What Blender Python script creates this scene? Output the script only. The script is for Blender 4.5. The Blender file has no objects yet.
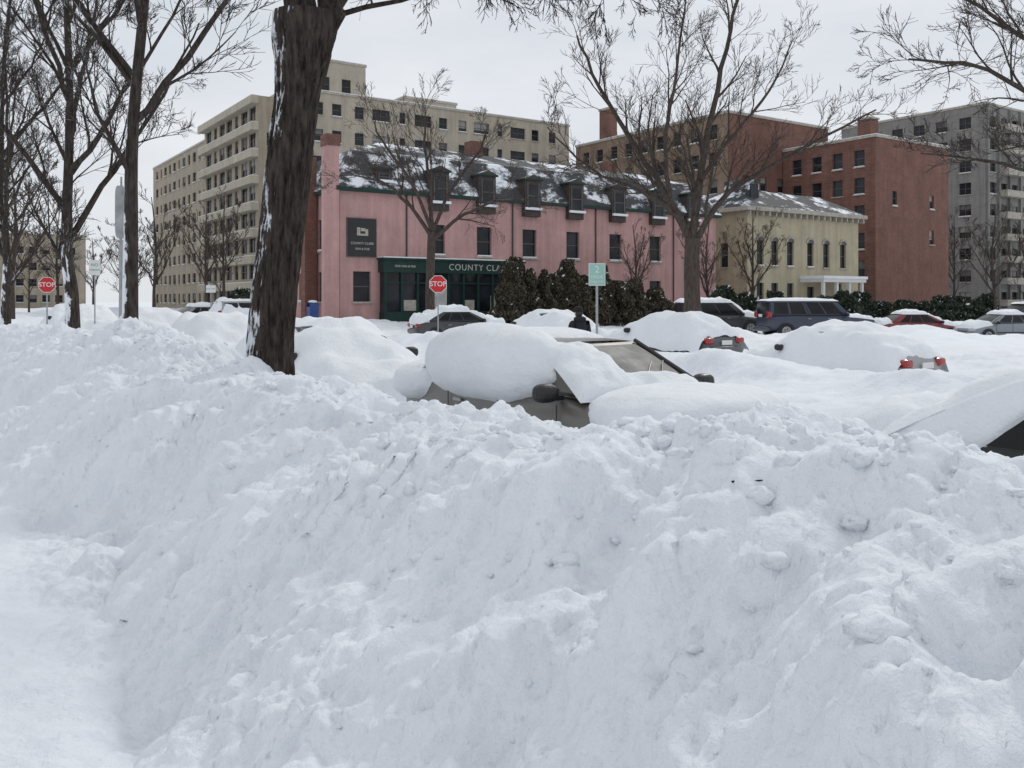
import bpy, math, random
import numpy as np
from mathutils import Vector, Matrix, noise as mn

rnd = random.Random(7)
sc = bpy.context.scene
COL = sc.collection
NX, NY = 0.829, 0.559          # across the street; along the street = (-NY, NX)
ROT = math.atan2(NY, NX)
def ST(s, t, z=0.0): return (s*NX - t*NY, s*NY + t*NX, z)

# ------------------------------------------------------------------ materials
def newmat(name):
    m = bpy.data.materials.new(name); m.use_nodes = True
    nt = m.node_tree; b = nt.nodes['Principled BSDF']
    return m, nt, b
def noise_node(nt, scale, detail=4, rough=.55, vec=None):
    n = nt.nodes.new('ShaderNodeTexNoise')
    n.inputs['Scale'].default_value = scale; n.inputs['Detail'].default_value = detail
    n.inputs['Roughness'].default_value = rough
    if vec is not None: nt.links.new(vec, n.inputs['Vector'])
    return n
def ramp(nt, fac, stops):
    r = nt.nodes.new('ShaderNodeValToRGB'); e = r.color_ramp.elements
    while len(e) < len(stops): e.new(.5)
    for i, (p, c) in enumerate(stops):
        e[i].position = p; e[i].color = (c[0], c[1], c[2], 1)
    nt.links.new(fac, r.inputs['Fac']); return r
def objvec(nt, scale=(1, 1, 1), kind='Object'):
    tc = nt.nodes.new('ShaderNodeTexCoord'); mp = nt.nodes.new('ShaderNodeMapping')
    mp.inputs['Scale'].default_value = scale
    nt.links.new(tc.outputs[kind], mp.inputs['Vector']); return mp.outputs['Vector']
def mix(nt, fac, a, b):
    m = nt.nodes.new('ShaderNodeMix'); m.data_type = 'RGBA'
    for sock, v in ((m.inputs[0], fac), (m.inputs[6], a), (m.inputs[7], b)):
        if hasattr(v, 'is_linked'): nt.links.new(v, sock)
        elif isinstance(v, (int, float)): sock.default_value = v
        else: sock.default_value = (v[0], v[1], v[2], 1)
    return m.outputs[2]
def math_n(nt, op, a, b=None, clamp=False):
    m = nt.nodes.new('ShaderNodeMath'); m.operation = op; m.use_clamp = clamp
    for i, v in enumerate((a, b)):
        if v is None: continue
        if isinstance(v, (int, float)): m.inputs[i].default_value = v
        else: nt.links.new(v, m.inputs[i])
    return m.outputs[0]
def bump(nt, b, h, strength=.3, dist=.02, prev=None):
    n = nt.nodes.new('ShaderNodeBump'); n.inputs['Strength'].default_value = strength
    n.inputs['Distance'].default_value = dist; nt.links.new(h, n.inputs['Height'])
    if prev is not None: nt.links.new(prev, n.inputs['Normal'])
    nt.links.new(n.outputs[0], b.inputs['Normal']); return n.outputs[0]

def plain(name, col, rough=.7, metal=0, var=.25, scale=3, coat=0, bmp=0, spec=.5):
    m, nt, b = newmat(name)
    v = objvec(nt); n = noise_node(nt, scale, 5, .6, v)
    lo = [c*(1-var) for c in col]; hi = [min(1, c*(1+var)) for c in col]
    r = ramp(nt, n.outputs['Fac'], [(.3, lo), (.7, hi)])
    nt.links.new(r.outputs[0], b.inputs['Base Color'])
    b.inputs['Roughness'].default_value = rough; b.inputs['Metallic'].default_value = metal
    b.inputs['Coat Weight'].default_value = coat; b.inputs['Specular IOR Level'].default_value = spec
    if bmp:
        n2 = noise_node(nt, scale*12, 4, .6, v); bump(nt, b, n2.outputs['Fac'], bmp, .02)
    return m

def snow_mat(name, col=(.815, .845, .885), fine=True):
    m, nt, b = newmat(name)
    v = objvec(nt)
    n = noise_node(nt, 1.3, 8, .66, v)
    r = ramp(nt, n.outputs['Fac'], [(.3, [c*.94 for c in col]), (.7, [min(1, c*1.03) for c in col])])
    nt.links.new(r.outputs[0], b.inputs['Base Color'])
    b.inputs['Roughness'].default_value = .75
    b.inputs['Specular IOR Level'].default_value = .25
    if fine:
        n1 = noise_node(nt, 14, 6, .64, v); p = bump(nt, b, n1.outputs['Fac'], .6, .04)
        n2 = noise_node(nt, 80, 5, .68, v); bump(nt, b, n2.outputs['Fac'], .5, .008, p)
    return m
M_snow = snow_mat('snow')
M_snow2 = snow_mat('snow_cap', (.84, .865, .895))

def brick_mat(name, c1, c2, mortar, scale=4.0, lo=.74):
    m, nt, b = newmat(name)
    tc = nt.nodes.new('ShaderNodeTexCoord')
    sx = nt.nodes.new('ShaderNodeSeparateXYZ'); nt.links.new(tc.outputs['Object'], sx.inputs[0])
    h = math_n(nt, 'ADD', sx.outputs['X'], sx.outputs['Y'])
    cx = nt.nodes.new('ShaderNodeCombineXYZ'); nt.links.new(h, cx.inputs[0]); nt.links.new(sx.outputs['Z'], cx.inputs[1])
    bt = nt.nodes.new('ShaderNodeTexBrick'); nt.links.new(cx.outputs[0], bt.inputs['Vector'])
    bt.inputs['Scale'].default_value = scale
    bt.inputs['Color1'].default_value = (*c1, 1); bt.inputs['Color2'].default_value = (*c2, 1)
    bt.inputs['Mortar'].default_value = (*mortar, 1); bt.inputs['Mortar Size'].default_value = .012
    n = noise_node(nt, .5, 8, .72, tc.outputs['Object'])
    r = ramp(nt, n.outputs['Fac'], [(.3, (lo, lo, lo)), (.7, (1.0, 1.0, 1.0))])
    mx = nt.nodes.new('ShaderNodeMix'); mx.data_type = 'RGBA'; mx.blend_type = 'MULTIPLY'; mx.inputs[0].default_value = 1
    nt.links.new(bt.outputs['Color'], mx.inputs[6]); nt.links.new(r.outputs[0], mx.inputs[7])
    v2 = objvec(nt, (1.2, 1.2, .08)); n2 = noise_node(nt, 1.5, 4, .6, v2)
    r2 = ramp(nt, n2.outputs['Fac'], [(.35, (.82, .82, .82)), (.6, (1, 1, 1))])
    mx2 = nt.nodes.new('ShaderNodeMix'); mx2.data_type = 'RGBA'; mx2.blend_type = 'MULTIPLY'; mx2.inputs[0].default_value = 1
    nt.links.new(mx.outputs[2], mx2.inputs[6]); nt.links.new(r2.outputs[0], mx2.inputs[7])
    nt.links.new(mx2.outputs[2], b.inputs['Base Color']); b.inputs['Roughness'].default_value = .9
    return m
M_pink = brick_mat('pink_painted_brick', (.64, .385, .365), (.60, .355, .335), (.56, .34, .32))
M_redbrick = brick_mat('red_brick', (.27, .13, .10), (.19, .088, .067), (.24, .15, .12), 3.0, .62)
M_brownbrick = brick_mat('brown_brick', (.33, .235, .165), (.26, .185, .13), (.29, .23, .18), 3.0, .66)
M_cream = brick_mat('cream_brick', (.56, .49, .34), (.50, .44, .31), (.46, .41, .31))
M_beige = brick_mat('beige_brick', (.45, .39, .30), (.40, .345, .265), (.38, .33, .26))
M_beige2 = brick_mat('beige_band', (.53, .48, .385), (.50, .45, .36), (.46, .42, .35))
M_conc = brick_mat('grey_concrete', (.30, .29, .275), (.27, .265, .25), (.24, .23, .22), 1.2)
M_stone = plain('stone_trim', (.40, .37, .32), .85)
M_white = plain('white_paint', (.72, .72, .70), .5, var=.06)
M_frame = plain('window_frame', (.10, .09, .085), .5)
M_framel = plain('window_frame_light', (.5, .49, .46), .5)
M_green = plain('dark_green_paint', (.010, .038, .030), .5, spec=.3)
M_black = plain('black_plastic', (.015, .015, .016), .4)
M_rubber = plain('rubber', (.02, .02, .02), .8)
M_steel = plain('galvanised_steel', (.35, .36, .37), .45, .7)
M_signgreen = plain('sign_green', (.02, .22, .13), .4, var=.05)
M_signred = plain('sign_red', (.55, .015, .02), .4, var=.05)
M_lampred = plain('tail_lamp_red', (.32, .01, .012), .25, coat=.6)
M_lampw = plain('head_lamp', (.45, .46, .47), .2, coat=.6)
M_dbrown = plain('dark_brown_wood', (.055, .042, .04), .7)

def glass_mat(name, col, rough=.08, spec=.5):
    m, nt, b = newmat(name)
    v = objvec(nt); n = noise_node(nt, .6, 3, .5, v)
    r = ramp(nt, n.outputs['Fac'], [(.35, [c*.5 for c in col]), (.65, [c*1.5 for c in col])])
    nt.links.new(r.outputs[0], b.inputs['Base Color'])
    b.inputs['Roughness'].default_value = rough; b.inputs['IOR'].default_value = 1.45; b.inputs['Specular IOR Level'].default_value = spec
    n2 = noise_node(nt, 1.5, 2, .5, v); bump(nt, b, n2.outputs['Fac'], .15, .02)
    return m
M_glass = glass_mat('window_glass', (.022, .025, .03), .1, .3)
M_glassb = plain('window_blind', (.28, .27, .25), .5)
M_glassc = plain('window_curtain', (.13, .125, .12), .4)
M_carglass = glass_mat('car_glass', (.02, .021, .023), .2, .25)
M_frost = plain('frosted_windscreen', (.235, .23, .215), .6, var=.5, scale=4, spec=.12)

def roof_mat():
    m, nt, b = newmat('slate_roof_patchy_snow')
    v = objvec(nt, (.55, .55, 1.0)); n = noise_node(nt, .9, 6, .68, v)
    f = ramp(nt, n.outputs['Fac'], [(.50, (0, 0, 0)), (.58, (1, 1, 1))])
    v2 = objvec(nt, (6, 6, 9)); n2 = noise_node(nt, 1, 4, .6, v2)
    sl = ramp(nt, n2.outputs['Fac'], [(.35, (.028, .03, .034)), (.65, (.06, .062, .066))])
    nt.links.new(mix(nt, f.outputs[0], sl.outputs[0], (.80, .83, .87)), b.inputs['Base Color'])
    b.inputs['Roughness'].default_value = .8; return m
M_roof = roof_mat()

def bark_mat(name, c1, c2, basez=None, up=.62, wind=.80, bs=.8, bd=.03):
    m, nt, b = newmat(name)
    v = objvec(nt, (9, 9, 1.6)); n = noise_node(nt, 2.2, 8, .72, v)
    r = ramp(nt, n.outputs['Fac'], [(.36, c1), (.62, c2)])
    g = nt.nodes.new('ShaderNodeNewGeometry'); sx = nt.nodes.new('ShaderNodeSeparateXYZ')
    nt.links.new(g.outputs['Normal'], sx.inputs[0])
    n3 = noise_node(nt, 1.3, 5, .65, objvec(nt))
    a = math_n(nt, 'SUBTRACT', sx.outputs['Z'], up)
    a2 = math_n(nt, 'ADD', a, math_n(nt, 'MULTIPLY', math_n(nt, 'SUBTRACT', n3.outputs['Fac'], .5), 1.2))
    f = math_n(nt, 'MULTIPLY', a2, 7.0, True)
    if basez is not None:
        sp = nt.nodes.new('ShaderNodeSeparateXYZ'); nt.links.new(g.outputs['Position'], sp.inputs[0])
        hz = math_n(nt, 'MULTIPLY', math_n(nt, 'SUBTRACT', basez, sp.outputs['Z']), .9, True)
        n4 = noise_node(nt, 2.0, 6, .72, objvec(nt, (2.4, 2.4, 1.1)))
        dirx = math_n(nt, 'MULTIPLY', math_n(nt, 'MULTIPLY', sx.outputs['X'], -1), .42)
        w = math_n(nt, 'ADD', math_n(nt, 'SUBTRACT', n4.outputs['Fac'], wind), math_n(nt, 'MULTIPLY', hz, .17))
        w = math_n(nt, 'ADD', w, math_n(nt, 'MULTIPLY', dirx, .45))
        w = math_n(nt, 'MULTIPLY', w, 16, True)
        f = math_n(nt, 'MAXIMUM', f, w)
    nt.links.new(mix(nt, f, r.outputs[0], (.80, .83, .87)), b.inputs['Base Color'])
    b.inputs['Roughness'].default_value = .95; b.inputs['Specular IOR Level'].default_value = .12
    bump(nt, b, n.outputs['Fac'], bs, bd)
    return m
M_bark = bark_mat('bark_near', (.016, .013, .012), (.095, .078, .067), 1.7, .90, .655, 1.0, .05)
M_bark2 = bark_mat('bark_row', (.025, .020, .018), (.085, .072, .063), 3.4, .85, .68)
M_bark3 = bark_mat('bark_far', (.045, .036, .031), (.11, .09, .078), None, .9)

# ------------------------------------------------------------------ mesh builder
class MB:
    def __init__(s): s.v = []; s.f = []; s.m = []; s.mats = []
    def mi(s, mat):
        if mat not in s.mats: s.mats.append(mat)
        return s.mats.index(mat)
    def face(s, pts, mat):
        b = len(s.v); s.v += [tuple(p) for p in pts]; s.f.append(tuple(range(b, b+len(pts)))); s.m.append(s.mi(mat))
    def box(s, c, size, mat, rot=0.0):
        hx, hy, hz = size[0]/2, size[1]/2, size[2]/2; b = len(s.v)
        cr, sr = math.cos(rot), math.sin(rot)
        for z in (-hz, hz):
            for x, y in ((-hx, -hy), (hx, -hy), (hx, hy), (-hx, hy)):
                s.v.append((c[0]+x*cr-y*sr, c[1]+x*sr+y*cr, c[2]+z))
        k = s.mi(mat)
        for q in ((3, 2, 1, 0), (4, 5, 6, 7), (0, 1, 5, 4), (1, 2, 6, 5), (2, 3, 7, 6), (3, 0, 4, 7)):
            s.f.append(tuple(b+i for i in q)); s.m.append(k)
    def stbox(s, s0, s1, t0, t1, z0, z1, mat):
        x, y, _ = ST((s0+s1)/2, (t0+t1)/2)
        s.box((x, y, (z0+z1)/2), (s1-s0, t1-t0, z1-z0), mat, ROT)
    def grid(s, fn, nu, nv, mat, close_u=False):
        b = len(s.v); k = s.mi(mat)
        for j in range(nv+1):
            for i in range(nu+(0 if close_u else 1)):
                s.v.append(tuple(fn(i/nu, j/nv)))
        w = nu if close_u else nu+1
        for j in range(nv):
            for i in range(nu):
                i2 = (i+1) % w
                s.f.append((b+j*w+i, b+j*w+i2, b+(j+1)*w+i2, b+(j+1)*w+i)); s.m.append(k)
    def cyl(s, p0, p1, r0, r1, mat, n=16, caps=True):
        p0 = Vector(p0); p1 = Vector(p1); d = (p1-p0).normalized()
        a = d.orthogonal().normalized(); c = d.cross(a); b = len(s.v); k = s.mi(mat)
        for p, r in ((p0, r0), (p1, r1)):
            for i in range(n):
                t = 2*math.pi*i/n; s.v.append(tuple(p+(a*math.cos(t)+c*math.sin(t))*r))
        for i in range(n):
            j = (i+1) % n; s.f.append((b+i, b+j, b+n+j, b+n+i)); s.m.append(k)
        if caps:
            s.f.append(tuple(b+i for i in reversed(range(n)))); s.m.append(k)
            s.f.append(tuple(b+n+i for i in range(n))); s.m.append(k)
    def ell(s, c, r, mat, nu=20, nv=12, e=1.0, nz=0.0, seed=0.0):
        def sg(a, p): return math.copysign(abs(a)**p, a)
        def fn(u, v):
            th = 2*math.pi*u; ph = math.pi*(v-.5)
            x = sg(math.cos(ph), e)*sg(math.cos(th), e); y = sg(math.cos(ph), e)*sg(math.sin(th), e); z = sg(math.sin(ph), e)
            k = 1+nz*mn.noise(Vector((x*1.6+seed, y*1.6, z*1.6)))
            return (c[0]+r[0]*x*k, c[1]+r[1]*y*k, c[2]+r[2]*z*k)
        s.grid(fn, nu, nv, mat, True)
    def obj(s, name, smooth=False, parent=None, loc=None, rot=0.0):
        me = bpy.data.meshes.new(name); me.from_pydata(s.v, [], s.f)
        for m in s.mats: me.materials.append(m)
        me.polygons.foreach_set('material_index', s.m)
        if smooth: me.polygons.foreach_set('use_smooth', [True]*len(s.f))
        me.update(); o = bpy.data.objects.new(name, me); COL.objects.link(o)
        if parent: o.parent = parent
        if loc is not None: o.location = loc
        o.rotation_euler[2] = rot
        return o
def empty(name, loc=(0, 0, 0), rot=0.0):
    e = bpy.data.objects.new(name, None); e.empty_display_size = .5
    e.location = loc; e.rotation_euler[2] = rot; COL.objects.link(e); return e

# ------------------------------------------------------------------ terrain
RS = np.random.RandomState(5)
TAB = RS.rand(8, 256, 256)
def vn(x, y, seed=0):
    x = np.asarray(x, float)+seed*17.3; y = np.asarray(y, float)+seed*9.1
    xi = np.floor(x).astype(int); yi = np.floor(y).astype(int); fx = x-xi; fy = y-yi
    fx = fx*fx*fx*(fx*(fx*6-15)+10); fy = fy*fy*fy*(fy*(fy*6-15)+10)
    T = TAB[seed % 8]; a = T[xi & 255, yi & 255]; b = T[(xi+1) & 255, yi & 255]
    c = T[xi & 255, (yi+1) & 255]; d = T[(xi+1) & 255, (yi+1) & 255]
    return (a*(1-fx)+b*fx)*(1-fy)+(c*(1-fx)+d*fx)*fy - .5
def fbm(x, y, o=4, seed=0, g=.5):
    r = 0; a = 1; f = 1
    for i in range(o): r = r+a*vn(x*f, y*f, seed+i); a *= g; f *= 2.03
    return r
def clod(x, y, cell, seed, dens=.6):
    X = x/cell; Y = y/cell; xi = np.floor(X).astype(int); yi = np.floor(Y).astype(int); h = np.zeros_like(X)
    A = TAB[seed % 8]; B = TAB[(seed+1) % 8]; C = TAB[(seed+2) % 8]; Dn = TAB[(seed+3) % 8]
    for i in (-1, 0, 1):
        for j in (-1, 0, 1):
            cx = xi+i; cy = yi+j; a = cx & 255; b = cy & 255
            px = cx+A[a, b]; py = cy+B[a, b]; r = .35+.5*C[a, b]; on = Dn[a, b] < dens
            q = np.maximum(r*r-(X-px)**2-(Y-py)**2, 0)
            h = np.maximum(h, np.where(on, np.sqrt(q)*(.5+.5*C[b, a]), 0))
    return h*cell
def sm(a): a = np.clip(a, 0, 1); return a*a*(3-2*a)
tS0 = ([-40, 0, 3.2, 5, 6.6, 7.4, 8.3, 12, 60], [.45, .45, .60, .85, 1.20, 1.05, .50, .5, .9])
tHC = ([-40, 0, .8, 1.23, 1.52, 1.88, 2.23, 2.62, 3.33, 4.2, 5.0, 6.4, 7.8, 9.2, 13.4, 21, 35, 60, 90],
       [1.2, 1.3, 1.31, 1.33, 1.36, 1.37, 1.25, 1.07, .94, 1.01, 1.05, .95, .98, 1.10, 1.18, 1.0, .8, .6, .4])
def H0(s, t):
    s = np.asarray(s, float); t = np.asarray(t, float)
    s0 = np.interp(t, *tS0)+.10*vn(t*1.3, t*0, 1); cr = 2.5+.25*vn(t*.6, t*0, 2); hc = np.interp(t, *tHC)
    side = .06+.04*vn(s*1.5, t*1.5, 3)
    lawn = .5+.2*fbm(s*.4, t*.4, 3, 4)
    side = side+(lawn-side)*sm((-s-1.3)/.6)
    f = np.clip((s-s0)/(cr-s0), 0, 1)
    up = side+(hc-side)*np.sin(f*np.pi/2)**1.1
    row = np.interp(s, [4.1, 5, 6.6, 7.4, 9, 15.4, 16.4, 20, 22, 30, 60, 260], [.36, .2, .2, .15, -.18, -.2, .1, -.02, .05, -.12, -.2, 0])
    cross = sm((t-32)/3)*(1-sm((t-45)/3))
    row = row*(1-cross)-.15*cross
    built = sm((t-46)/3)*sm((s-20)/2); row = row+(.35-row)*built
    row = row+np.where(s > 7, .32, .22)*fbm(s*.33, t*.33, 4, 2)*sm((s-3.6)/1.5)
    row = row+.35*np.exp(-((t-26.5-.8*vn(s*.3, s*0, 3))/1.1)**2)*sm((s-21)/3)*(1+1.2*vn(s*.5, t*.5, 5))
    row = row+.30*np.exp(-((s-8.0)/.8)**2)*(1+1.4*vn(s*.6, t*.6, 6))
    row = row+.42*np.exp(-((s-15.2)/.9)**2)*(1+1.6*vn(s*.6, t*.6, 2))*(1-sm((t-30)/3))
    g = sm((s-cr)/(4.3-cr))
    return up+(row-up)*g
def hz(s, t): return float(H0(np.array([s]), np.array([t]))[0])
def hxy(x, y): return hz(x*NX+y*NY, -x*NY+y*NX)

def axis(segs):
    out = []
    for a, b, n in segs:
        out += list(np.linspace(a, b, n, endpoint=False))
    out.append(segs[-1][1]); return np.array(out)
sa = axis([(-300, -60, 10), (-60, -6, 30), (-6, .2, 60), (.2, 3.3, 260), (3.3, 5, 60), (5, 30, 230), (30, 80, 110), (80, 400, 30)])
ta = axis([(-120, -8, 14), (-8, .5, 50), (.5, 7, 520), (7, 16, 280), (16, 60, 330), (60, 140, 60), (140, 700, 30)])
S, T = np.meshgrid(sa, ta, indexing='xy')
Z = H0(S, T)
bank = sm((S-.25)/.7)*(1-sm((S-4.0)/1.2))
near = np.exp(-np.maximum(T-14, 0)/14)
facem = np.exp(-((S-1.6)/.8)**2)
fold = 1-2*np.abs(fbm(T*.75+.35*S, S*.35, 3, 2)); fold2 = 1-2*np.abs(fbm(T*1.7-.5*S+7, S*.7, 3, 5))
Z += bank*(.22*fbm(S*1.1, T*1.1, 3, 1))+facem*(.26*(fold-.65)+.12*(fold2-.6))
gs = np.gradient(Z, sa, axis=1); gt = np.gradient(Z, ta, axis=0)
ln = np.sqrt(gs**2+gt**2+1); ns, ntt, nz_ = -gs/ln, -gt/ln, 1/ln
mk = sm(fbm(S*.9, T*.9, 3, 5)*1.8+.42)
crest = np.exp(-((S-2.65)/.6)**2)
mk2 = np.clip(mk*.62+crest*.5, 0, 1.1)
wx = S+.16*fbm(S*3, T*3, 3, 1)+.05*fbm(S*12, T*12, 2, 2); wy = T+.16*fbm(S*3, T*3, 3, 4)+.05*fbm(S*12, T*12, 2, 5)
d = .15*fbm(S*2.6, T*2.6, 4, 3)
d += mk2*(.12*clod(wx, wy, .62, 0, .5)+.22*clod(wx+3, wy, .30, 2, .6)+.38*clod(wx, wy+5, .15, 4, .6))
d += mk2*.5*clod(wx+1, wy+2, .075, 1, .6)+mk2*.5*clod(wx+4, wy+1, .042, 3, .6)
rdg = 1-2*np.abs(fbm(S*5, T*5, 4, 1, .55)); d += .016*rdg*(.3+.7*mk)
d += .032*fbm(S*11, T*11, 5, 6, .62)
D_ = d*bank*(.35+.65*near)
out = (1-bank)
D_ = D_+out*(.05*fbm(S*2, T*2, 4, 2)*np.where(S > 3, 1.8, .6)+.016*fbm(S*9, T*9, 3, 3))
D_ = D_-out*np.where(S < 1.2, 1, 0)*sm((S+1.2)/.4)*.10*clod(wx*1.0, wy*.75+4, .34, 5, .6)
roadmask = sm((S-6)/2)*out
D_ = D_+roadmask*sm(fbm(S*.25, T*.25, 2, 7)*2+.4)*.35*clod(wx, wy, .8, 3, .45)*.5
Sx = S+ns*D_; Tx = T+ntt*D_; Zx = Z+nz_*D_
far = sm((np.maximum(np.abs(S), T)-150)/100); Zx = Zx*(1-far)
X = Sx*NX-Tx*NY; Y = Sx*NY+Tx*NX
co = np.stack([X, Y, Zx], -1).reshape(-1, 3).astype(np.float32)
nr, nc = S.shape
idx = np.arange(nr*nc).reshape(nr, nc)
q = np.stack([idx[:-1, :-1], idx[:-1, 1:], idx[1:, 1:], idx[1:, :-1]], -1).reshape(-1, 4)
me = bpy.data.meshes.new('snow_ground'); me.vertices.add(len(co)); me.vertices.foreach_set('co', co.ravel())
me.loops.add(q.size); me.loops.foreach_set('vertex_index', q.ravel().astype(np.int32))
me.polygons.add(len(q)); me.polygons.foreach_set('loop_start', np.arange(0, q.size, 4, dtype=np.int32))
me.polygons.foreach_set('loop_total', np.full(len(q), 4, dtype=np.int32))
me.polygons.foreach_set('use_smooth', np.ones(len(q), dtype=bool))
me.update(); me.validate(); me.materials.append(M_snow)
g = bpy.data.objects.new('snow_ground', me); COL.objects.link(g)

mb = MB()
for i in range(900):
    t = .6+rnd.random()**1.6*15; s = rnd.gauss(2.5, .38)
    r = rnd.choice([.012, .015, .02, .025, .03, .035])*rnd.uniform(.7, 1.2)
    if rnd.random() < .2: s = rnd.uniform(1.0, 2.6); r *= .45
    i0 = int(np.searchsorted(sa, s)); j0 = int(np.searchsorted(ta, t))
    x, y, z = X[j0, i0], Y[j0, i0], Zx[j0, i0]
    mb.ell((x, y, z-r*.1), (r*rnd.uniform(.8, 1.4), r*rnd.uniform(.8, 1.3), r*rnd.uniform(.6, .9)), M_snow, 10, 7, 1, .5, i*3.1)
mb.obj('snow_chunks', True)

# ------------------------------------------------------------------ trees
class Tree:
    def __init__(s): s.v = []; s.f = []
    def tube(s, pts, rs, n):
        b = len(s.v); d2 = (pts[1]-pts[0]).normalized(); a = d2.orthogonal().normalized()
        for i, p in enumerate(pts):
            if i < len(pts)-1: d2 = (pts[i+1]-p).normalized()
            a = (a-d2*a.dot(d2)); a = a.normalized() if a.length > 1e-6 else d2.orthogonal().normalized()
            c = d2.cross(a)
            for k in range(n):
                th = 2*math.pi*k/n; s.v.append(p+(a*math.cos(th)+c*math.sin(th))*rs[i])
        for i in range(len(pts)-1):
            for k in range(n):
                k2 = (k+1) % n
                s.f.append((b+i*n+k, b+i*n+k2, b+(i+1)*n+k2, b+(i+1)*n+k))
    def mesh(s, name, mat):
        me = bpy.data.meshes.new(name); me.from_pydata([tuple(v) for v in s.v], [], s.f)
        me.materials.append(mat); me.polygons.foreach_set('use_smooth', [True]*len(s.f)); me.update(); return me
def rv(r): return Vector((r.gauss(0, 1), r.gauss(0, 1), r.gauss(0, 1)))
def spawn(T, pts, rs, k, L, lev, mx, r, P, f0=.2):
    n = len(pts)-1
    for j in range(k):
        f = f0+(1-f0)*(j+r.random())/k; x = min(f*n, n-.001); i = int(x); w = x-i
        p = pts[i].lerp(pts[i+1], w); ra = rs[i]*(1-w)+rs[i+1]*w; dd = (pts[i+1]-pts[i]).normalized()
        ax = dd.cross(rv(r)).normalized(); nd = Matrix.Rotation(math.radians(r.uniform(*P['ang'])), 3, ax) @ dd
        nd.z += P['lift']; nd.normalize()
        grow(T, p, nd, L*r.uniform(.6, 1.1)*(1.15-.55*f), max(min(ra*.55, P['rc'][min(lev, 4)]), P['rmin']), lev, mx, r, P)
def grow(T, p, d, L, rad, lev, mx, r, P):
    ns = 5 if lev <= 1 else (4 if lev == 2 else 3); pts = [p]; rs = [rad]; q = p
    for i in range(ns):
        d = (d+rv(r)*P['wig']+Vector((0, 0, P['up']))).normalized(); q = q+d*(L/ns); pts.append(q)
        rs.append(max(rad*(1-.72*(i+1)/ns), P['rmin']*.6))
    T.tube(pts, rs, 6 if rad > .04 else (4 if rad > .018 else 3))
    if lev < mx: spawn(T, pts, rs, P['k'][min(lev, len(P['k'])-1)], L*P['lr'], lev+1, mx, r, P)
PD = dict(ang=(20, 50), lift=.08, wig=.09, up=.05, rmin=.007, k=(6, 5, 4, 4), lr=.72, rc=(1, .055, .026, .015, .010))
def smoothpts(pts, m=4):
    o = []; P = [pts[0]]+list(pts)+[pts[-1]]
    for i in range(1, len(P)-2):
        for k in range(m):
            t = k/m; a, b, c, d = P[i-1], P[i], P[i+1], P[i+2]
            o.append(.5*((2*b)+(c-a)*t+(2*a-5*b+4*c-d)*t*t+(3*b-3*c+d-a)*t*t*t))
    o.append(pts[-1]); return o
def limb(T, pts, r0, r1, k, L, mx, r, P, n=10, f0=.15, m=4, wob=.03):
    pts = smoothpts([Vector(p) for p in pts], m)
    pts = [p+rv(r)*wob*(1 if 0 < i < len(pts)-1 else 0) for i, p in enumerate(pts)]
    rs = [r0+(r1-r0)*i/(len(pts)-1) for i in range(len(pts))]
    T.tube(pts, rs, n)
    if k: spawn(T, pts, rs, k, L, 1, mx, r, P, f0)
def tree_obj(name, T, mat, loc=(0, 0, 0), rot=0, sc_=1):
    me = T.mesh(name, mat); o = bpy.data.objects.new(name, me); o.location = loc; o.rotation_euler[2] = rot
    o.scale = (sc_,)*3; COL.objects.link(o); return o

r = random.Random(3); T1 = Tree()
base = Vector((-2.40, 9.0, 0))
ctr = [(-.10, .0, .2), (-.06, 0, .9), (-.02, 0, 1.7), (.05, 0, 2.3), (.12, 0, 2.9), (.20, 0, 3.6), (.28, 0, 4.25), (.31, 0, 4.6)]
ctr = smoothpts([base+Vector(c) for c in ctr], 36); n = 96; b0 = 0
for i, p in enumerate(ctr):
    f = i/(len(ctr)-1); z = p.z
    rad = .215+.10*math.exp(-(z-.6)/.30)
    if z < .7: rad = min(rad, .32)
    if z > 3.7: rad += .07*min(1, (z-3.7)/.7)
    for k in range(n):
        th = 2*math.pi*k/n; cx, cy = math.cos(th), math.sin(th)
        wv = .35*mn.noise(Vector((cx*2, cy*2, z*2.2)))
        a = mn.noise(Vector((cx*5.5+wv, cy*5.5+wv, z*1.3))); a = 1-abs(a)*4.0
        a3 = mn.noise(Vector((cx*9, cy*9+5, z*2.0+wv*3))); a3 = 1-abs(a3)*4.0
        bb = mn.noise(Vector((cx*14, cy*14, z*7)))
        rr = rad*(1+.08*mn.noise(Vector((cx*1.3, cy*1.3, z*.8))))-.018*max(0, a)-.011*max(0, a3)-.009*bb+.010
        T1.v.append(Vector((p.x+cx*rr*(1.0+(.12*min(1, max(0, (z-3.8)/.6)))), p.y+cy*rr, z)))
for i in range(len(ctr)-1):
    for k in range(n):
        k2 = (k+1) % n; T1.f.append((i*n+k, i*n+k2, (i+1)*n+k2, (i+1)*n+k))
P1 = dict(PD, rmin=.0045, k=(6, 6, 5, 4), lr=.64, wig=.12, rc=(1, .035, .018, .010, .006))
top = ctr[-1]
limb(T1, [top+Vector((-.04, 0, -.5)), top+Vector((-.10, .02, .25)), top+Vector((-.22, .1, 1.2)), top+Vector((-.3, .3, 3)), top+Vector((.1, .5, 5.5))], .19, .06, 9, 2.6, 3, r, P1, 20)
limb(T1, [top+Vector((.04, 0, -.5)), top+Vector((.22, 0, .0)), top+Vector((.50, .0, .42)), top+Vector((.95, .1, 1.1)), top+Vector((1.5, .3, 3))], .17, .07, 8, 2.2, 3, r, P1, 20)
P1d = dict(P1, up=-.03, lift=-.10)
limb(T1, [top+Vector((.60, .05, .55)), top+Vector((1.2, -.1, .58)), top+Vector((2.1, -.2, .42)), top+Vector((3.3, -.2, .15))], .04, .010, 15, 1.0, 4, r, P1d, 10)
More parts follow.
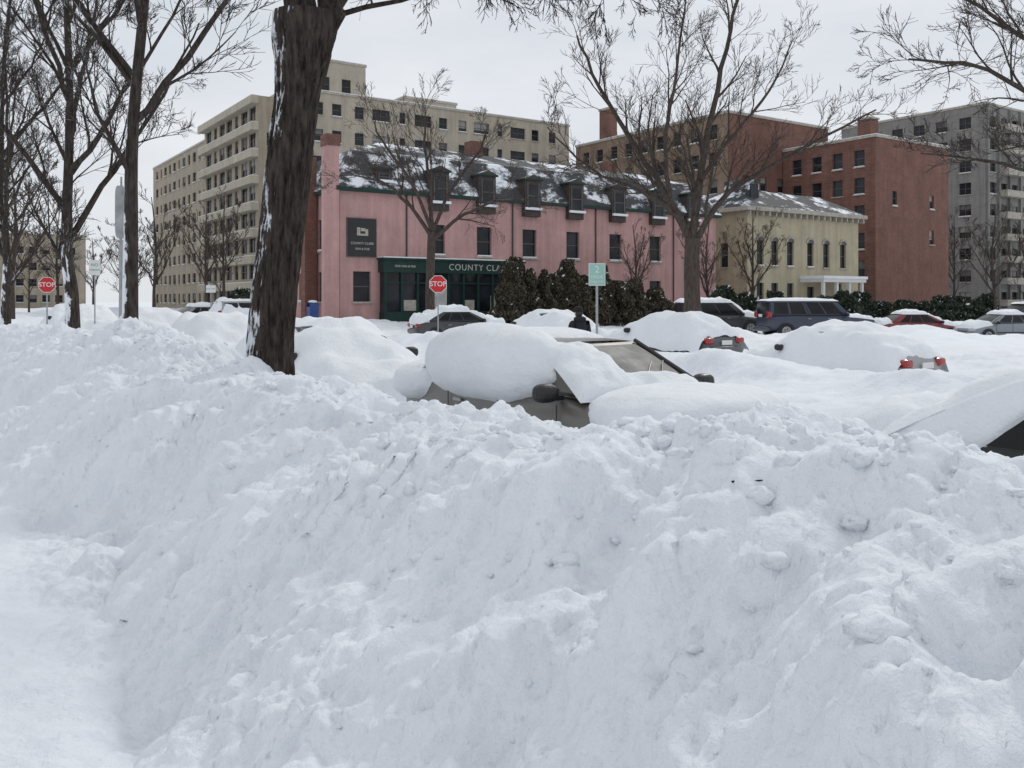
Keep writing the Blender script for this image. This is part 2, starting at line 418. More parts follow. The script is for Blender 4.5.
limb(T1, [top+Vector((.6, .1, .6)), top+Vector((1.2, .5, 1.0)), top+Vector((2.2, .8, 1.1)), top+Vector((3.6, 1.2, .7))], .045, .012, 14, 1.05, 4, r, P1d, 10)
limb(T1, [top+Vector((-.12, .0, .3)), top+Vector((-.7, .3, .9)), top+Vector((-1.5, .5, 1.0)), top+Vector((-2.5, .7, .6))], .05, .012, 13, 1.1, 4, r, P1d, 10)
tree_obj('street_tree', T1, M_bark)

def gen_tree(seed, H=11, r0=.22, fork=3.0, nl=6, spread=.5, mx=4, P=PD, lean=(0, 0), kk=8, rk=.46, kl=7):
    r = random.Random(seed); T = Tree()
    tp = [Vector((0, 0, -.3)), Vector((lean[0]*.3, lean[1]*.3, fork*.5)), Vector((lean[0], lean[1], fork)), Vector((lean[0]*1.7+.2, lean[1]*1.7, fork+H*.25)),
          Vector((lean[0]*2+.1, lean[1]*2, fork+H*.5)), Vector((lean[0]*2.3-.3, lean[1]*2.3, H))]
    pts = smoothpts(tp, 4); rs = [r0*(1-.82*(i/(len(pts)-1))) for i in range(len(pts))]; rs[0] *= 1.25
    T.tube(pts, rs, 14); spawn(T, pts, rs, kk, H*.22, 1, mx, r, P, fork/H*.9)
    for i in range(nl):
        z = fork+(H-fork)*.55*i/nl; p = min(pts, key=lambda q: abs(q.z-z)); a = i*2.4+r.uniform(-.4, .4)
        L = H*spread*r.uniform(.75, 1.1)*(1-.35*i/nl); o = Vector((math.cos(a), math.sin(a), 0))
        rr = r0*(rk-.2*i/nl)
        limb(T, [p, p+o*L*.24+Vector((0, 0, L*.34)), p+o*L*.5+Vector((0, 0, L*.75)), p+o*L*.72+Vector((0, 0, L*1.15))], rr, rr*.25, kl, L*.38, mx, r, P, 9)
    return T
PR = dict(PD, rmin=.007, k=(6, 6, 5, 4))
def place_tree(me, s, t, sc_=1, rot=0, name='bare_tree'):
    x, y, _ = ST(s, t); z = hz(s, t)-.15
    o = bpy.data.objects.new(name, me); o.location = (x, y, z); o.rotation_euler[2] = rot; o.scale = (sc_,)*3; COL.objects.link(o); return o
meA = gen_tree(11, 12.5, .14, 3.8, 7, .42, 4, PR, (.05, 0), kl=7).mesh('bare_tree', M_bark2)
meB = gen_tree(12, 12, .165, 2.2, 8, .45, 4, PR, (-.10, .1), kl=7).mesh('bare_tree', M_bark2)
meC = gen_tree(13, 11, .22, 2.8, 7, .5, 4, dict(PD, rmin=.012, k=(6, 4, 4, 3)), (.1, 0)).mesh('bare_tree', M_bark3)
place_tree(meA, 3.0, 15.9, 1, .4)
place_tree(meB, 3.0, 22.2, 1.05, 1.1)
place_tree(meB, 2.5, 33.5, 1.1, 3.1)
place_tree(meC, 3.0, 52, 1.1, 4.0)
place_tree(meC, 3.0, 62, 1.1, 1.0)
place_tree(meA, -5.0, 38, 1.1, 5.0)
place_tree(meC, 22.5, 84, .9, 2.2)
place_tree(meC, 26, 70, .7, .2)
place_tree(meC, 48.5, 46, .72, 2.2)
place_tree(meC, 55, 47.5, .78, 4.4)
place_tree(meC, 81, 42, .9, 3.3)
place_tree(meC, 42, 47.0, .66, 5.4)

r = random.Random(21); T2 = Tree(); P2 = dict(PD, rmin=.0105, k=(6, 5, 4, 3), wig=.10, rc=(1, .07, .032, .018, .012))
v = lambda x, y, z: Vector((x, y, z))
T2.tube(smoothpts([v(.05, 0, -.6), v(0, 0, 1), v(-.05, 0, 2.6), v(-.02, 0, 4.1)]), [.42, .40, .38, .36, .34, .33, .32, .31, .31, .30, .30, .30, .31], 16)
limb(T2, [v(-.05, 0, 3.9), v(-.9, .1, 5.6), v(-2.1, .4, 7.6), v(-3.6, .8, 10.2), v(-4.5, 1, 12.4)], .17, .04, 12, 3.2, 4, r, P2, 12)
limb(T2, [v(0, 0, 3.9), v(.25, .2, 6.2), v(.8, .3, 9.2), v(1.6, .3, 12.4), v(1.9, .2, 14.4)], .18, .04, 13, 3.2, 4, r, P2, 12)
limb(T2, [v(.05, 0, 3.9), v(1.4, -.2, 5.9), v(4.0, -.5, 7.5), v(6.9, -.8, 9.0)], .14, .03, 12, 2.8, 4, r, P2, 12)
limb(T2, [v(-.5, 0, 4.9), v(-2.2, -.6, 5.9), v(-4.2, -1.2, 6.7), v(-5.8, -1.5, 8.2)], .09, .025, 11, 2.4, 4, r, P2, 10)
limb(T2, [v(-.9, .1, 5.6), v(-1.2, -.6, 8), v(-.9, -1.2, 10.2), v(-.6, -1.6, 13)], .11, .03, 10, 2.8, 4, r, P2, 10)
limb(T2, [v(.3, 0, 6.4), v(1.9, 1.0, 8.4), v(3.6, 2.0, 10.4), v(4.7, 2.5, 12.6)], .10, .025, 10, 2.6, 4, r, P2, 10)
limb(T2, [v(.1, 0, 5.0), v(.4, 2.0, 7), v(.5, 4, 9)], .11, .03, 8, 2.6, 4, r, P2, 10)
tree_obj('bare_tree', T2, M_bark3, (7.14, 35, hxy(7.14, 35)*.5))
r = random.Random(31); T3 = Tree(); P3 = dict(PD, rmin=.0115, k=(5, 4, 4, 3), up=.03, rc=(1, .055, .026, .017, .012))
T3.tube(smoothpts([v(.05, 0, -.6), v(0, 0, 2), v(.05, 0, 4), v(.1, 0, 5.3)]), [.27, .26, .25, .25, .24, .24, .23, .23, .22, .22, .22, .22, .22], 12)
limb(T3, [v(.1, 0, 5), v(-1.5, 0, 7.2), v(-3.2, .4, 8.2), v(-4.9, .6, 8.4)], .12, .025, 10, 2.8, 4, r, P3, 10)
limb(T3, [v(.1, 0, 5), v(.0, .2, 7.5), v(-.3, .4, 10), v(-.3, .4, 12)], .13, .03, 10, 2.8, 4, r, P3, 10)
limb(T3, [v(.1, 0, 4.8), v(1.8, 0, 6.2), v(3.6, -.3, 6.9), v(5.2, -.4, 7.0)], .12, .025, 9, 2.5, 4, r, P3, 10)
limb(T3, [v(.1, 0, 5.2), v(1.2, .6, 7.8), v(2.6, 1.2, 9.8), v(3.0, 1.2, 11.2)], .11, .025, 9, 2.5, 4, r, P3, 10)
limb(T3, [v(.1, 0, 5.4), v(-1.0, -.6, 8), v(-2.4, -1.2, 10), v(-2.8, -1.2, 11.3)], .11, .025, 9, 2.5, 4, r, P3, 10)
tree_obj('bare_tree', T3, M_bark3, (-4.35, 47, 0))
r = random.Random(41); T4 = Tree(); P4 = dict(PD, rmin=.008, k=(6, 5, 4, 4), up=.02, wig=.12)
T4.tube(smoothpts([v(.05, 0, -.6), v(0, 0, 2), v(0, 0, 3.4), v(.1, 0, 5)]), [.34, .32, .31, .30, .29, .29, .28, .28, .27, .27, .27, .26, .25], 14)
limb(T4, [v(0, 0, 3.6), v(-2.0, 0, 6.1), v(-4.2, -.4, 7.5), v(-6.4, -1, 7.6)], .10, .025, 13, 2.4, 4, r, P4, 10)
limb(T4, [v(0, 0, 3.2), v(-2.2, .4, 4.9), v(-3.6, .8, 5.5), v(-5.2, 1, 5.7)], .07, .018, 11, 2.0, 4, r, P4, 10)
limb(T4, [v(0, 0, 4.4), v(-1.6, .5, 7.5), v(-3.2, 1, 9.2), v(-4.8, 1, 10)], .10, .025, 12, 2.4, 4, r, P4, 10)
limb(T4, [v(.1, 0, 4.6), v(.4, .5, 8), v(.2, 1, 12)], .15, .04, 10, 2.8, 2, r, P4, 10)
limb(T4, [v(.1, 0, 4), v(2.4, .5, 7), v(5, 1, 9)], .13, .03, 10, 2.6, 2, r, P4, 10)
tree_obj('bare_tree', T4, M_bark3, (15.8, 22, -.2))

Tm = [gen_tree(50+i, 12, .2, 3, 6, .5, 3, dict(PD, rmin=.024, k=(6, 5, 4), rc=(1, .08, .045, .028, .028)), (0, 0), 6, .46, 6) for i in range(3)]
va = [(np.array([tuple(p) for p in t.v]), np.array([f for f in t.f])) for t in Tm]
vs = []; fs = []; off = 0
spots = []
for i in range(28):
    tt = rnd.uniform(80, 170); spots.append((rnd.uniform(-28, 8) if i % 4 else rnd.uniform(14, 28), tt))
for i in range(10): spots.append((rnd.uniform(105, 170), rnd.uniform(40, 90)))
for (s_, t_) in spots:
    vv, ff = va[rnd.randrange(3)]; a = rnd.uniform(0, 6.28); k = rnd.uniform(.8, 1.25)
    Rm = np.array([[math.cos(a), -math.sin(a), 0], [math.sin(a), math.cos(a), 0], [0, 0, 1]])
    vs.append((vv@Rm.T)*k+np.array(ST(s_, t_, -.2))); fs.append(ff+off); off += len(vv)
me = bpy.data.meshes.new('distant_trees'); me.from_pydata(np.concatenate(vs).tolist(), [], np.concatenate(fs).tolist())
me.materials.append(M_bark3); o = bpy.data.objects.new('distant_trees', me); COL.objects.link(o)

# ------------------------------------------------------------------ hedges
def leaf_mat(name, a, b_):
    m, nt, b = newmat(name); n = noise_node(nt, 1.7, 5, .7, objvec(nt))
    r_ = ramp(nt, n.outputs['Fac'], [(.35, a), (.65, b_)]); nt.links.new(r_.outputs[0], b.inputs['Base Color'])
    b.inputs['Roughness'].default_value = .85; return m
M_leaf1 = leaf_mat('arborvitae_foliage', (.03, .03, .018), (.10, .08, .05))
M_leaf2 = leaf_mat('juniper_foliage', (.014, .025, .016), (.05, .062, .038))
def hedge(name, items, mat, dens=900, size=.16, seed=1, snowy=.02):
    rs = np.random.RandomState(seed); Vs = []; mats = []
    for (x, y, z0, w, h, cone) in items:
        n_ = int(dens*w*h); u = rs.rand(n_)**.8
        th = rs.rand(n_)*2*np.pi; lump = 1+.25*np.sin(th*3+x*7+u*5)+.2*np.sin(u*17+y)
        prof = (1-u**2.2*cone)*lump; rr = w/2*prof*np.sqrt(.35+.65*rs.rand(n_))
        c = np.stack([x+np.cos(th)*rr, y+np.sin(th)*rr, z0+u*h+rs.randn(n_)*.05], -1)
        a = rs.randn(n_, 3); a[:, 2] += .8; a /= np.linalg.norm(a, axis=1)[:, None]; b = np.cross(a, rs.randn(n_, 3)); b /= np.linalg.norm(b, axis=1)[:, None]
        sz = size*(.5+rs.rand(n_))[:, None]; a = a*sz; b = b*sz*.4
        Vs.append(np.stack([c-a*.5-b, c+a*.5-b*.6, c+a*.8+b, c-a*.3+b], 1).reshape(-1, 3))
        mats.append((rs.rand(n_) < snowy+.04*(u > .85)).astype(int))
    V_ = np.concatenate(Vs); me = bpy.data.meshes.new(name)
    me.from_pydata(V_.tolist(), [], np.arange(len(V_)).reshape(-1, 4).tolist())
    me.materials.append(mat); me.materials.append(M_snow2); me.polygons.foreach_set('material_index', np.concatenate(mats)); me.update()
    o = bpy.data.objects.new(name, me); COL.objects.link(o)
items = []
s_ = 30.6
while s_ < 43:
    t_ = 45.8+rnd.uniform(-.5, .5); x, y, _ = ST(s_, t_)
    items.append((x, y, .0, rnd.uniform(1.3, 2.3), rnd.uniform(2.5, 4.3), rnd.uniform(.6, .85))); s_ += rnd.uniform(.7, 1.6)
hedge('arborvitae_hedge', items, M_leaf1, 900, .14, 3, .008)
items = []
s_ = 46
while s_ < 82:
    t_ = 43.5+rnd.uniform(-.8, .8); x, y, _ = ST(s_, t_)
    items.append((x, y, -.1, rnd.uniform(1.8, 2.8), rnd.uniform(1.5, 2.7), .6)); s_ += rnd.uniform(1.5, 3.0)
hedge('juniper_hedge', items, M_leaf2, 420, .20, 4, .015)
items = []
for i in range(8):
    x, y, _ = ST(24+rnd.uniform(-1, 1)+i*.6, 76+i*1.6); items.append((x, y, 0, 2.6, rnd.uniform(1.5, 2.6), .5))
hedge('shrubs', items, M_leaf2, 250, .24, 6)

# ------------------------------------------------------------------ buildings
def facade(W, G, o, u, L, H, rects, wall, depth=.22, sill=True, fr=M_frame, bars=True):
    nx, ny = u[1], -u[0]
    P = lambda a, z, d=0: (o[0]+u[0]*a-nx*d, o[1]+u[1]*a-ny*d, o[2]+z)
    rects = [r_ for r_ in rects if r_[0] > .02 and r_[1] < L-.02 and r_[3] < H-.02]
    us = sorted(set([0, L]+[r_[0] for r_ in rects]+[r_[1] for r_ in rects]))
    zs = sorted(set([0, H]+[r_[2] for r_ in rects]+[r_[3] for r_ in rects]))
    for i in range(len(us)-1):
        uc = (us[i]+us[i+1])/2; col = [r_ for r_ in rects if r_[0] < uc < r_[1]]
        j = 0
        while j < len(zs)-1:
            zc = (zs[j]+zs[j+1])/2
            if any(r_[2] < zc < r_[3] for r_ in col): j += 1; continue
            k = j
            while k+1 < len(zs)-1 and not any(r_[2] < (zs[k+1]+zs[k+2])/2 < r_[3] for r_ in col): k += 1
            W.face([P(us[i], zs[j]), P(us[i+1], zs[j]), P(us[i+1], zs[k+1]), P(us[i], zs[k+1])], wall); j = k+1
    for r_ in rects:
        a, b, c, e = r_[:4]; gm = r_[4] if len(r_) > 4 else None
        if gm is None:
            q_ = rnd.random(); gm = M_glass if q_ < .6 else (M_glassc if q_ < .82 else M_glassb)
        d = depth
        W.face([P(a, c), P(a, e), P(a, e, d), P(a, c, d)], wall); W.face([P(b, c), P(b, c, d), P(b, e, d), P(b, e)], wall)
        W.face([P(a, e), P(b, e), P(b, e, d), P(a, e, d)], wall); W.face([P(a, c), P(a, c, d), P(b, c, d), P(b, c)], M_stone)
        zm = c+(e-c)*.5
        if gm is M_glassb or gm is M_glassc:
            zz = c+(e-c)*rnd.choice([.35, .5, .6])
            G.face([P(a, zz, d), P(b, zz, d), P(b, e, d), P(a, e, d)], gm); G.face([P(a, c, d), P(b, c, d), P(b, zz, d), P(a, zz, d)], M_glass)
        else: G.face([P(a, c, d), P(b, c, d), P(b, e, d), P(a, e, d)], gm)
        rot = math.atan2(u[1], u[0])
        if bars:
            w_ = .06
            G.box(P((a+b)/2, zm, d-.03), (b-a, .04, w_), fr, rot)
            for q_ in (a+w_/2, b-w_/2): G.box(P(q_, (c+e)/2, d-.035), (w_, .04, e-c), fr, rot)
            if b-a > 1.6: G.box(P((a+b)/2, (c+e)/2, d-.032), (w_, .05, e-c), fr, rot)
        if sill:
            G.box(P((a+b)/2, c-.06, -.05), (b-a+.2, .16, .11), M_stone, rot)
            if rnd.random() < .6: G.box(P((a+b)/2, c+.04, -.02), (b-a-.05, .16, .08), M_snow2, rot)
UF = (NX, NY); UL = (NY, -NX)
def wins(L, H, cols, rows, w, h, z0, dz, m=1.5):
    out = []
    for i in range(cols):
        a = m+(L-2*m)*(i+.5)/cols
        for j in range(rows): out.append((round(a-w/2, 3), round(a+w/2, 3), round(z0+j*dz, 3), round(z0+j*dz+h, 3)))
    return out
def winsv(L, cols, rows, h, z0, dz, widths, m=1.5):
    out = []
    for i in range(cols):
        a = m+(L-2*m)*(i+.5)/cols; w = widths[i % len(widths)]
        for j in range(rows): out.append((round(a-w/2, 3), round(a+w/2, 3), round(z0+j*dz, 3), round(z0+j*dz+h, 3)))
    return out
def attach(o, par):
    o.parent = par; o.matrix_parent_inverse = Matrix.Translation(par.location).inverted(); return o
def block(name, s0, s1, t0, t1, z0, z1, fr, lf, wf, wl, roof=M_snow2, parapet=True, gr=None, **k):
    W = MB(); G = MB(); par = empty(name, ST((s0+s1)/2, (t0+t1)/2, z0)) if gr is None else gr
    facade(W, G, ST(s0, t0, z0), UF, s1-s0, z1-z0, fr, wf, **k)
    facade(W, G, ST(s0, t1, z0), UL, t1-t0, z1-z0, lf, wl, **k)
    W.face([ST(s1, t0, z0), ST(s1, t1, z0), ST(s1, t1, z1), ST(s1, t0, z1)], wf)
    W.face([ST(s1, t1, z0), ST(s0, t1, z0), ST(s0, t1, z1), ST(s1, t1, z1)], wf)
    Rf = MB(); Rf.face([ST(s0, t0, z1-.25), ST(s1, t0, z1-.25), ST(s1, t1, z1-.25), ST(s0, t1, z1-.25)], roof)
    if parapet:
        e = .12
        Rf.stbox(s0-e, s1+e, t0-e, t0+.25, z1+.002, z1+.28, M_stone); Rf.stbox(s0-e, s0+.25, t0+.252, t1, z1+.002, z1+.28, M_stone)
        Rf.stbox(s0-e+.05, s1+e-.05, t0-e+.04, t0+.22, z1+.282, z1+.36, M_snow2); Rf.stbox(s0-e+.05, s0+.2, t0+.26, t1, z1+.282, z1+.36, M_snow2)
        Rf.stbox(s1-.25, s1, t0+.252, t1, z1-.2, z1+.27, M_stone); Rf.stbox(s0+.252, s1-.252, t1-.25, t1, z1-.2, z1+.27, M_stone)
    for nme, b in (('walls', W), ('windows', G), ('roof', Rf)):
        attach(b.obj(nme), par)
    return par

s0, t0 = 36.2, 100
apt = block('apartment_building', s0, s0+41, t0, t0+26, 0, 26.3, winsv(41, 13, 8, 1.5, 1.3, 3.2, [2.4, 1.2, 1.2, 2.4, .8]), [], M_beige2, M_beige)
B = MB(); G = MB()
facade(B, G, ST(s0-3.0, t0+25, 0), UL, 23, 25.5, winsv(23, 7, 8, 1.7, 1.1, 3.1, [2.4, 1.4, 2.4], .6), M_beige, sill=False)
facade(B, G, ST(s0-3, t0+2, 0), UF, 3, 25.5, [(1, 2, 1.2+i*3.1, 2.7+i*3.1) for i in range(7)], M_beige, sill=False)
B.face([ST(s0-3, t0+25, 0), ST(s0, t0+25, 0), ST(s0, t0+25, 25.5), ST(s0-3, t0+25, 25.5)], M_beige)
B.face([ST(s0-3, t0+2, 25.5), ST(s0, t0+2, 25.5), ST(s0, t0+25, 25.5), ST(s0-3, t0+25, 25.5)], M_snow2)
for i in range(8):
    z = 3.1*i+3.0
    B.stbox(s0-3.9, s0-3.003, t0+1.8, t0+25.2, z-.15, z+.75, M_beige2)
    B.stbox(s0-3.85, s0-3.02, t0+1.9, t0+25.1, z+.752, z+.82, M_snow2)
attach(B.obj('balconies'), apt); attach(G.obj('balcony_windows'), apt)
block('apartment_wing', s0-1, s0+15, t0+26.05, t0+66, 0, 24.8, [], winsv(40, 12, 8, 1.5, 1.2, 3.05, [1.8, 1.0, 1.8, 1.3]), M_beige, M_beige, gr=apt)
block('penthouse', s0+3, s0+11, t0+3, t0+12, 26.1, 31.0, [(2, 3.2, 1.2, 3), (4.8, 6, 1.2, 3)], [(2, 3.2, 1.2, 3)], M_beige2, M_beige, gr=apt)
block('roof_plant_room', s0+18, s0+26, t0+6, t0+14, 26.1, 28.6, [], [], M_beige2, M_beige, gr=apt)

brk = block('brick_apartment_building', 76.1, 94, 69.3, 97, 0, 22.8, wins(18, 22.8, 5, 5, 1.1, 1.7, 1.5, 3.2), wins(27.7, 22.8, 9, 7, 1.3, 1.7, 1.2, 3.15, .8), M_redbrick, M_brownbrick)
C = MB(); C.stbox(77, 78.4, 91, 93, 22.6, 27.2, M_redbrick); C.stbox(76.9, 78.5, 90.9, 93.1, 27.2, 27.5, M_stone); C.stbox(84, 89, 78, 84, 22.6, 25.0, M_brownbrick); C.stbox(83.9, 89.1, 77.9, 84.1, 25.002, 25.2, M_snow2)
attach(C.obj('chimney'), brk)
b2 = block('red_brick_building', 85.4, 99.5, 57, 69.2, 0, 19.2, [(3, 3.9, 12, 13.6), (10.2, 11.1, 12, 13.6), (10.2, 11.1, 8, 9.6)], wins(12.2, 19, 4, 6, 1.3, 1.8, 1.2, 3.0, .6), M_redbrick, M_redbrick)
C = MB(); C.stbox(86, 87.4, 58, 59.6, 19, 21.4, M_redbrick); C.stbox(85.9, 87.5, 57.9, 59.7, 21.4, 21.6, M_stone); C.stbox(88.6, 89.6, 60, 61, 19, 20.8, M_redbrick)
attach(C.obj('chimney'), b2)
tw = block('concrete_tower_block', 120, 156, 63.7, 86, 0, 28.2, wins(36, 28, 12, 9, 1.9, 1.6, 1.2, 3.0, .6), wins(22.3, 28, 6, 9, 1.7, 1.6, 1.2, 3.0, 1), M_conc, M_conc)
C = MB()
for i in range(13): C.stbox(120.3+i*2.9, 120.75+i*2.9, 63.35, 63.698, 0, 28, M_conc)
for i in range(9):
    for a in (123.2, 131.9, 140.6): C.stbox(a+.1, a+5.2, 62.3, 63.34, 3.0*i+.85, 3.0*i+1.75, M_stone)
attach(C.obj('balconies_and_pilasters'), tw)
block('brick_house', -34, -20, 60, 72, 0, 8, wins(14, 8, 4, 2, 1, 1.5, 1.2, 3.2), wins(12, 8, 4, 2, 1, 1.5, 1.2, 3.2), M_redbrick, M_brownbrick)
block('office_building', 8, 30, 205, 225, 0, 15, wins(22, 15, 8, 4, 1.4, 1.5, 1.2, 3.3), wins(20, 15, 6, 4, 1.4, 1.5, 1.2, 3.3), M_beige, M_beige)

# ---- pink inn
pk = empty('pink_corner_inn', ST(38, 56, 0))
W = MB(); G = MB(); Lp = 33.3; Hp = 8.5; s0, t0, t1 = 21.9, 51.6, 60.2
wu = [6.9, 10.6, 14.4, 18.3, 22.4, 26.5, 30.3]
rc = [(u_-.6, u_+.6, 4.7, 6.7, M_glass) for u_ in wu]+[(u_-.6, u_+.6, 1.2, 3.2, M_glass) for u_ in wu[3:]]+[(.9, 2.1, 1.6, 3.5, M_glass)]
facade(W, G, ST(s0, t0, 0), UF, Lp, Hp, rc, M_pink)
facade(W, G, ST(s0, t1, 0), UL, t1-t0, Hp, [(1.6, 2.7, 1.6, 3.5, M_glass), (1.6, 2.7, 4.9, 6.9, M_glass), (5, 6.1, 1.6, 3.5, M_glass), (5, 6.1, 4.9, 6.9, M_glass)], M_pink)
W.face([ST(s0+Lp, t0, 0), ST(s0+Lp, t1, 0), ST(s0+Lp, t1, Hp), ST(s0+Lp, t0, Hp)], M_pink)
W.face([ST(s0+Lp, t1, 0), ST(s0, t1, 0), ST(s0, t1, Hp), ST(s0+Lp, t1, Hp)], M_pink)
attach(W.obj('walls'), pk); attach(G.obj('windows'), pk)
Rf = MB(); e = .35
a0, a1, b0_, b1_ = s0-e, s0+Lp+e, t0-e, t1+e
Rf.stbox(a0, a1, b0_, b1_, Hp+.002, Hp+.22, M_green)
i1 = 1.5; z1 = Hp+2.75
ring0 = [ST(a0, b0_, Hp+.222), ST(a1, b0_, Hp+.222), ST(a1, b1_, Hp+.222), ST(a0, b1_, Hp+.222)]
ring1 = [ST(a0+i1, b0_+i1, z1), ST(a1-i1, b0_+i1, z1), ST(a1-i1, b1_-i1, z1), ST(a0+i1, b1_-i1, z1)]
ra, rb = ST(a0+5, (b0_+b1_)/2, z1+1.3), ST(a1-5, (b0_+b1_)/2, z1+1.0)
for i in range(4): Rf.face([ring0[i], ring0[(i+1) % 4], ring1[(i+1) % 4], ring1[i]], M_roof)
Rf.face([ring1[0], ring1[1], rb, ra], M_roof); Rf.face([ring1[2], ring1[3], ra, rb], M_roof)
Rf.face([ring1[1], ring1[2], rb], M_roof); Rf.face([ring1[3], ring1[0], ra], M_roof)
attach(Rf.obj('mansard_roof'), pk)
Dm = MB()
def dormer(sc_, tc_, w=1.35, z0=Hp-.9, z1=Hp+1.65):
    Dm.stbox(sc_-w/2, sc_+w/2, tc_-.3, tc_+1.9, z0, z1, M_dbrown); tc_ -= .3
    Dm.stbox(sc_-w/2+.25, sc_+w/2-.25, tc_-.02, tc_+.02, z0+.75, z1-.3, M_glass)
    Dm.stbox(sc_-w/2+.25, sc_+w/2-.25, tc_-.05, tc_-.021, (z0+z1)/2+.15, (z0+z1)/2+.21, M_frame)
    for q_ in (-1, 1): Dm.stbox(sc_+q_*(w/2-.2)-.04, sc_+q_*(w/2-.2)+.04, tc_-.06, tc_-.022, z0+.65, z1-.2, M_frame)
    Dm.stbox(sc_-w/2-.12, sc_+w/2+.12, tc_-.15, tc_+1.9, z1+.002, z1+.12, M_green)
    A = [ST(sc_-w/2-.1, tc_-.12, z1+.122), ST(sc_+w/2+.1, tc_-.12, z1+.122), ST(sc_, tc_-.12, z1+.42)]
    Bk = [ST(sc_-w/2-.1, tc_+1.9, z1+.122), ST(sc_+w/2+.1, tc_+1.9, z1+.122), ST(sc_, tc_+1.9, z1+.42)]
    Dm.face(A, M_dbrown); Dm.face([A[0], A[2], Bk[2], Bk[0]], M_roof); Dm.face([A[1], Bk[1], Bk[2], A[2]], M_roof)
    Dm.stbox(sc_-w/2-.05, sc_+w/2+.05, tc_-.22, tc_-.062, z0+.45, z0+.62, M_snow2)
for u_ in wu: dormer(s0+u_, t0-.12)
dormer(s0+3.0, t0+.25, 1.1, Hp+.25, Hp+1.5)
attach(Dm.obj('dormers'), pk)
Ch = MB()
Ch.stbox(s0-.95, s0-.15, t0-.3, t0+.6, 0, 11.2, M_pink); Ch.stbox(s0-1.0, s0-.1, t0-.35, t0+.65, 11.2, 11.9, M_redbrick)
Ch.stbox(s0-.95, s0-.152, t0+3.4, t0+4.1, 0, 11.0, M_redbrick)
Ch.stbox(s0+12, s0+13, t0+4, t0+5, 10.5, 13.4, M_redbrick); Ch.stbox(s0+25, s0+26, t0+4, t0+5, 10.5, 13.0, M_redbrick)
for a in (4.6, 12.9, 20.4, 28.4): Ch.cyl(ST(s0+a, t0-.09, 0), ST(s0+a, t0-.09, Hp), .05, .05, M_dbrown, 8)
attach(Ch.obj('chimneys_and_downpipes'), pk)
SF = MB()
u0, u1 = 2.7, 13.2
SF.stbox(s0+u0, s0+u1, t0-.75, t0-.003, 0, .95, M_green)
SF.stbox(s0+u0-.1, s0+u1+.1, t0-.85, t0-.003, 3.45, 4.25, M_green)
SF.stbox(s0+u0-.2, s0+u1+.2, t0-1.0, t0-.003, 4.252, 4.37, M_green); SF.stbox(s0+u0-.15, s0+u1+.15, t0-.97, t0-.01, 4.372, 4.45, M_snow2)
SF.stbox(s0+u0+.03, s0+u1-.03, t0-.60, t0-.004, .952, 3.448, M_glass)
k = 9
for i in range(k+1):
    a = s0+u0+.08+(u1-u0-.16)*i/k; SF.stbox(a-.08, a+.08, t0-.74, t0-.602, .952, 3.448, M_green)
SF.stbox(s0+u0+.05, s0+u1-.05, t0-.70, t0-.603, 2.75, 2.85, M_green)
SF.stbox(s0+6.3, s0+7.2, t0-.78, t0-.61, .3, 2.7, M_framel)
for i in range(4): SF.stbox(s0+u0+1.4+i*2.2, s0+u0+2.3+i*2.2, t0-.645, t0-.602, 1.0, 1.7+.3*(i % 2), M_stone)
attach(SF.obj('storefront'), pk)
Sg = MB(); Sg.stbox(s0+.45, s0+2.45, t0-.12, t0-.004, 4.4, 6.85, M_frame); Sg.stbox(s0+.50, s0+2.40, t0-.15, t0-.122, 4.45, 6.80, M_black)
for (dx_, dz_, w_, h_) in ((-.25, 0, .22, .5), (.05, .12, .3, .2), (.3, -.05, .2, .42), (0, -.2, .5, .12)): Sg.stbox(s0+1.45+dx_-w_/2, s0+1.45+dx_+w_/2, t0-.16, t0-.151, 6.0+dz_-h_/2, 6.0+dz_+h_/2, M_stone)
attach(Sg.obj('wall_sign'), pk)
def text(body, loc, size, mat, rotz, par, name='lettering', ext=.01, space=1.0):
    c = bpy.data.curves.new(name, 'FONT'); c.body = body; c.size = size; c.extrude = ext; c.align_x = 'CENTER'; c.align_y = 'CENTER'
    c.space_character = space; c.materials.append(mat); o = bpy.data.objects.new(name, c); COL.objects.link(o)
    o.location = loc; o.rotation_euler = (math.pi/2, 0, rotz)
    attach(o, par); return o
text('COUNTY CLARE', ST(s0+9.7, t0-.87, 3.85), .58, M_framel, ROT, pk, space=1.15)
text('IRISH INN & PUB', ST(s0+4.1, t0-.87, 3.85), .2, M_framel, ROT, pk)
text('COUNTY CLARE', ST(s0+1.45, t0-.17, 5.25), .21, M_framel, ROT, pk)
text('INN & PUB', ST(s0+1.45, t0-.17, 4.9), .20, M_framel, ROT, pk)

# ---- cream brick house
hs = block('cream_brick_house', 59.4, 75, 51.9, 64, 0, 9.4, [(1.2, 2.1, 4.7, 6.9, M_glass), (3.1, 4.0, 4.7, 6.9, M_glass), (5.2, 6.1, 4.7, 6.9, M_glass), (8, 8.9, 4.7, 6.9, M_glass), (10.3, 11.2, 4.7, 6.9, M_glass), (12.8, 13.7, 4.7, 6.9, M_glass),
      (1.2, 2.1, .9, 3.2, M_glass), (3.1, 4.0, .9, 3.2, M_glass), (5.2, 6.1, .9, 3.2), (8, 9, .3, 2.9), (12, 13, .9, 3.2)],
      wins(12.1, 9.4, 4, 2, .9, 2.1, .9, 3.7), M_cream, M_cream, parapet=False)
C = MB()
for a in (1.65, 3.55, 5.65, 8.45, 10.75, 13.25):
    for i in range(9):
        th = math.pi*(i+.5)/9; x = 59.4+a-.52*math.cos(th); z = 6.88+.42*math.sin(th)
        C.stbox(x-.10, x+.10, 51.80, 51.898, z-.08, z+.09, M_stone)
    C.stbox(59.4+a-.4, 59.4+a+.4, 51.86, 51.897, 6.9, 7.2, M_frame)
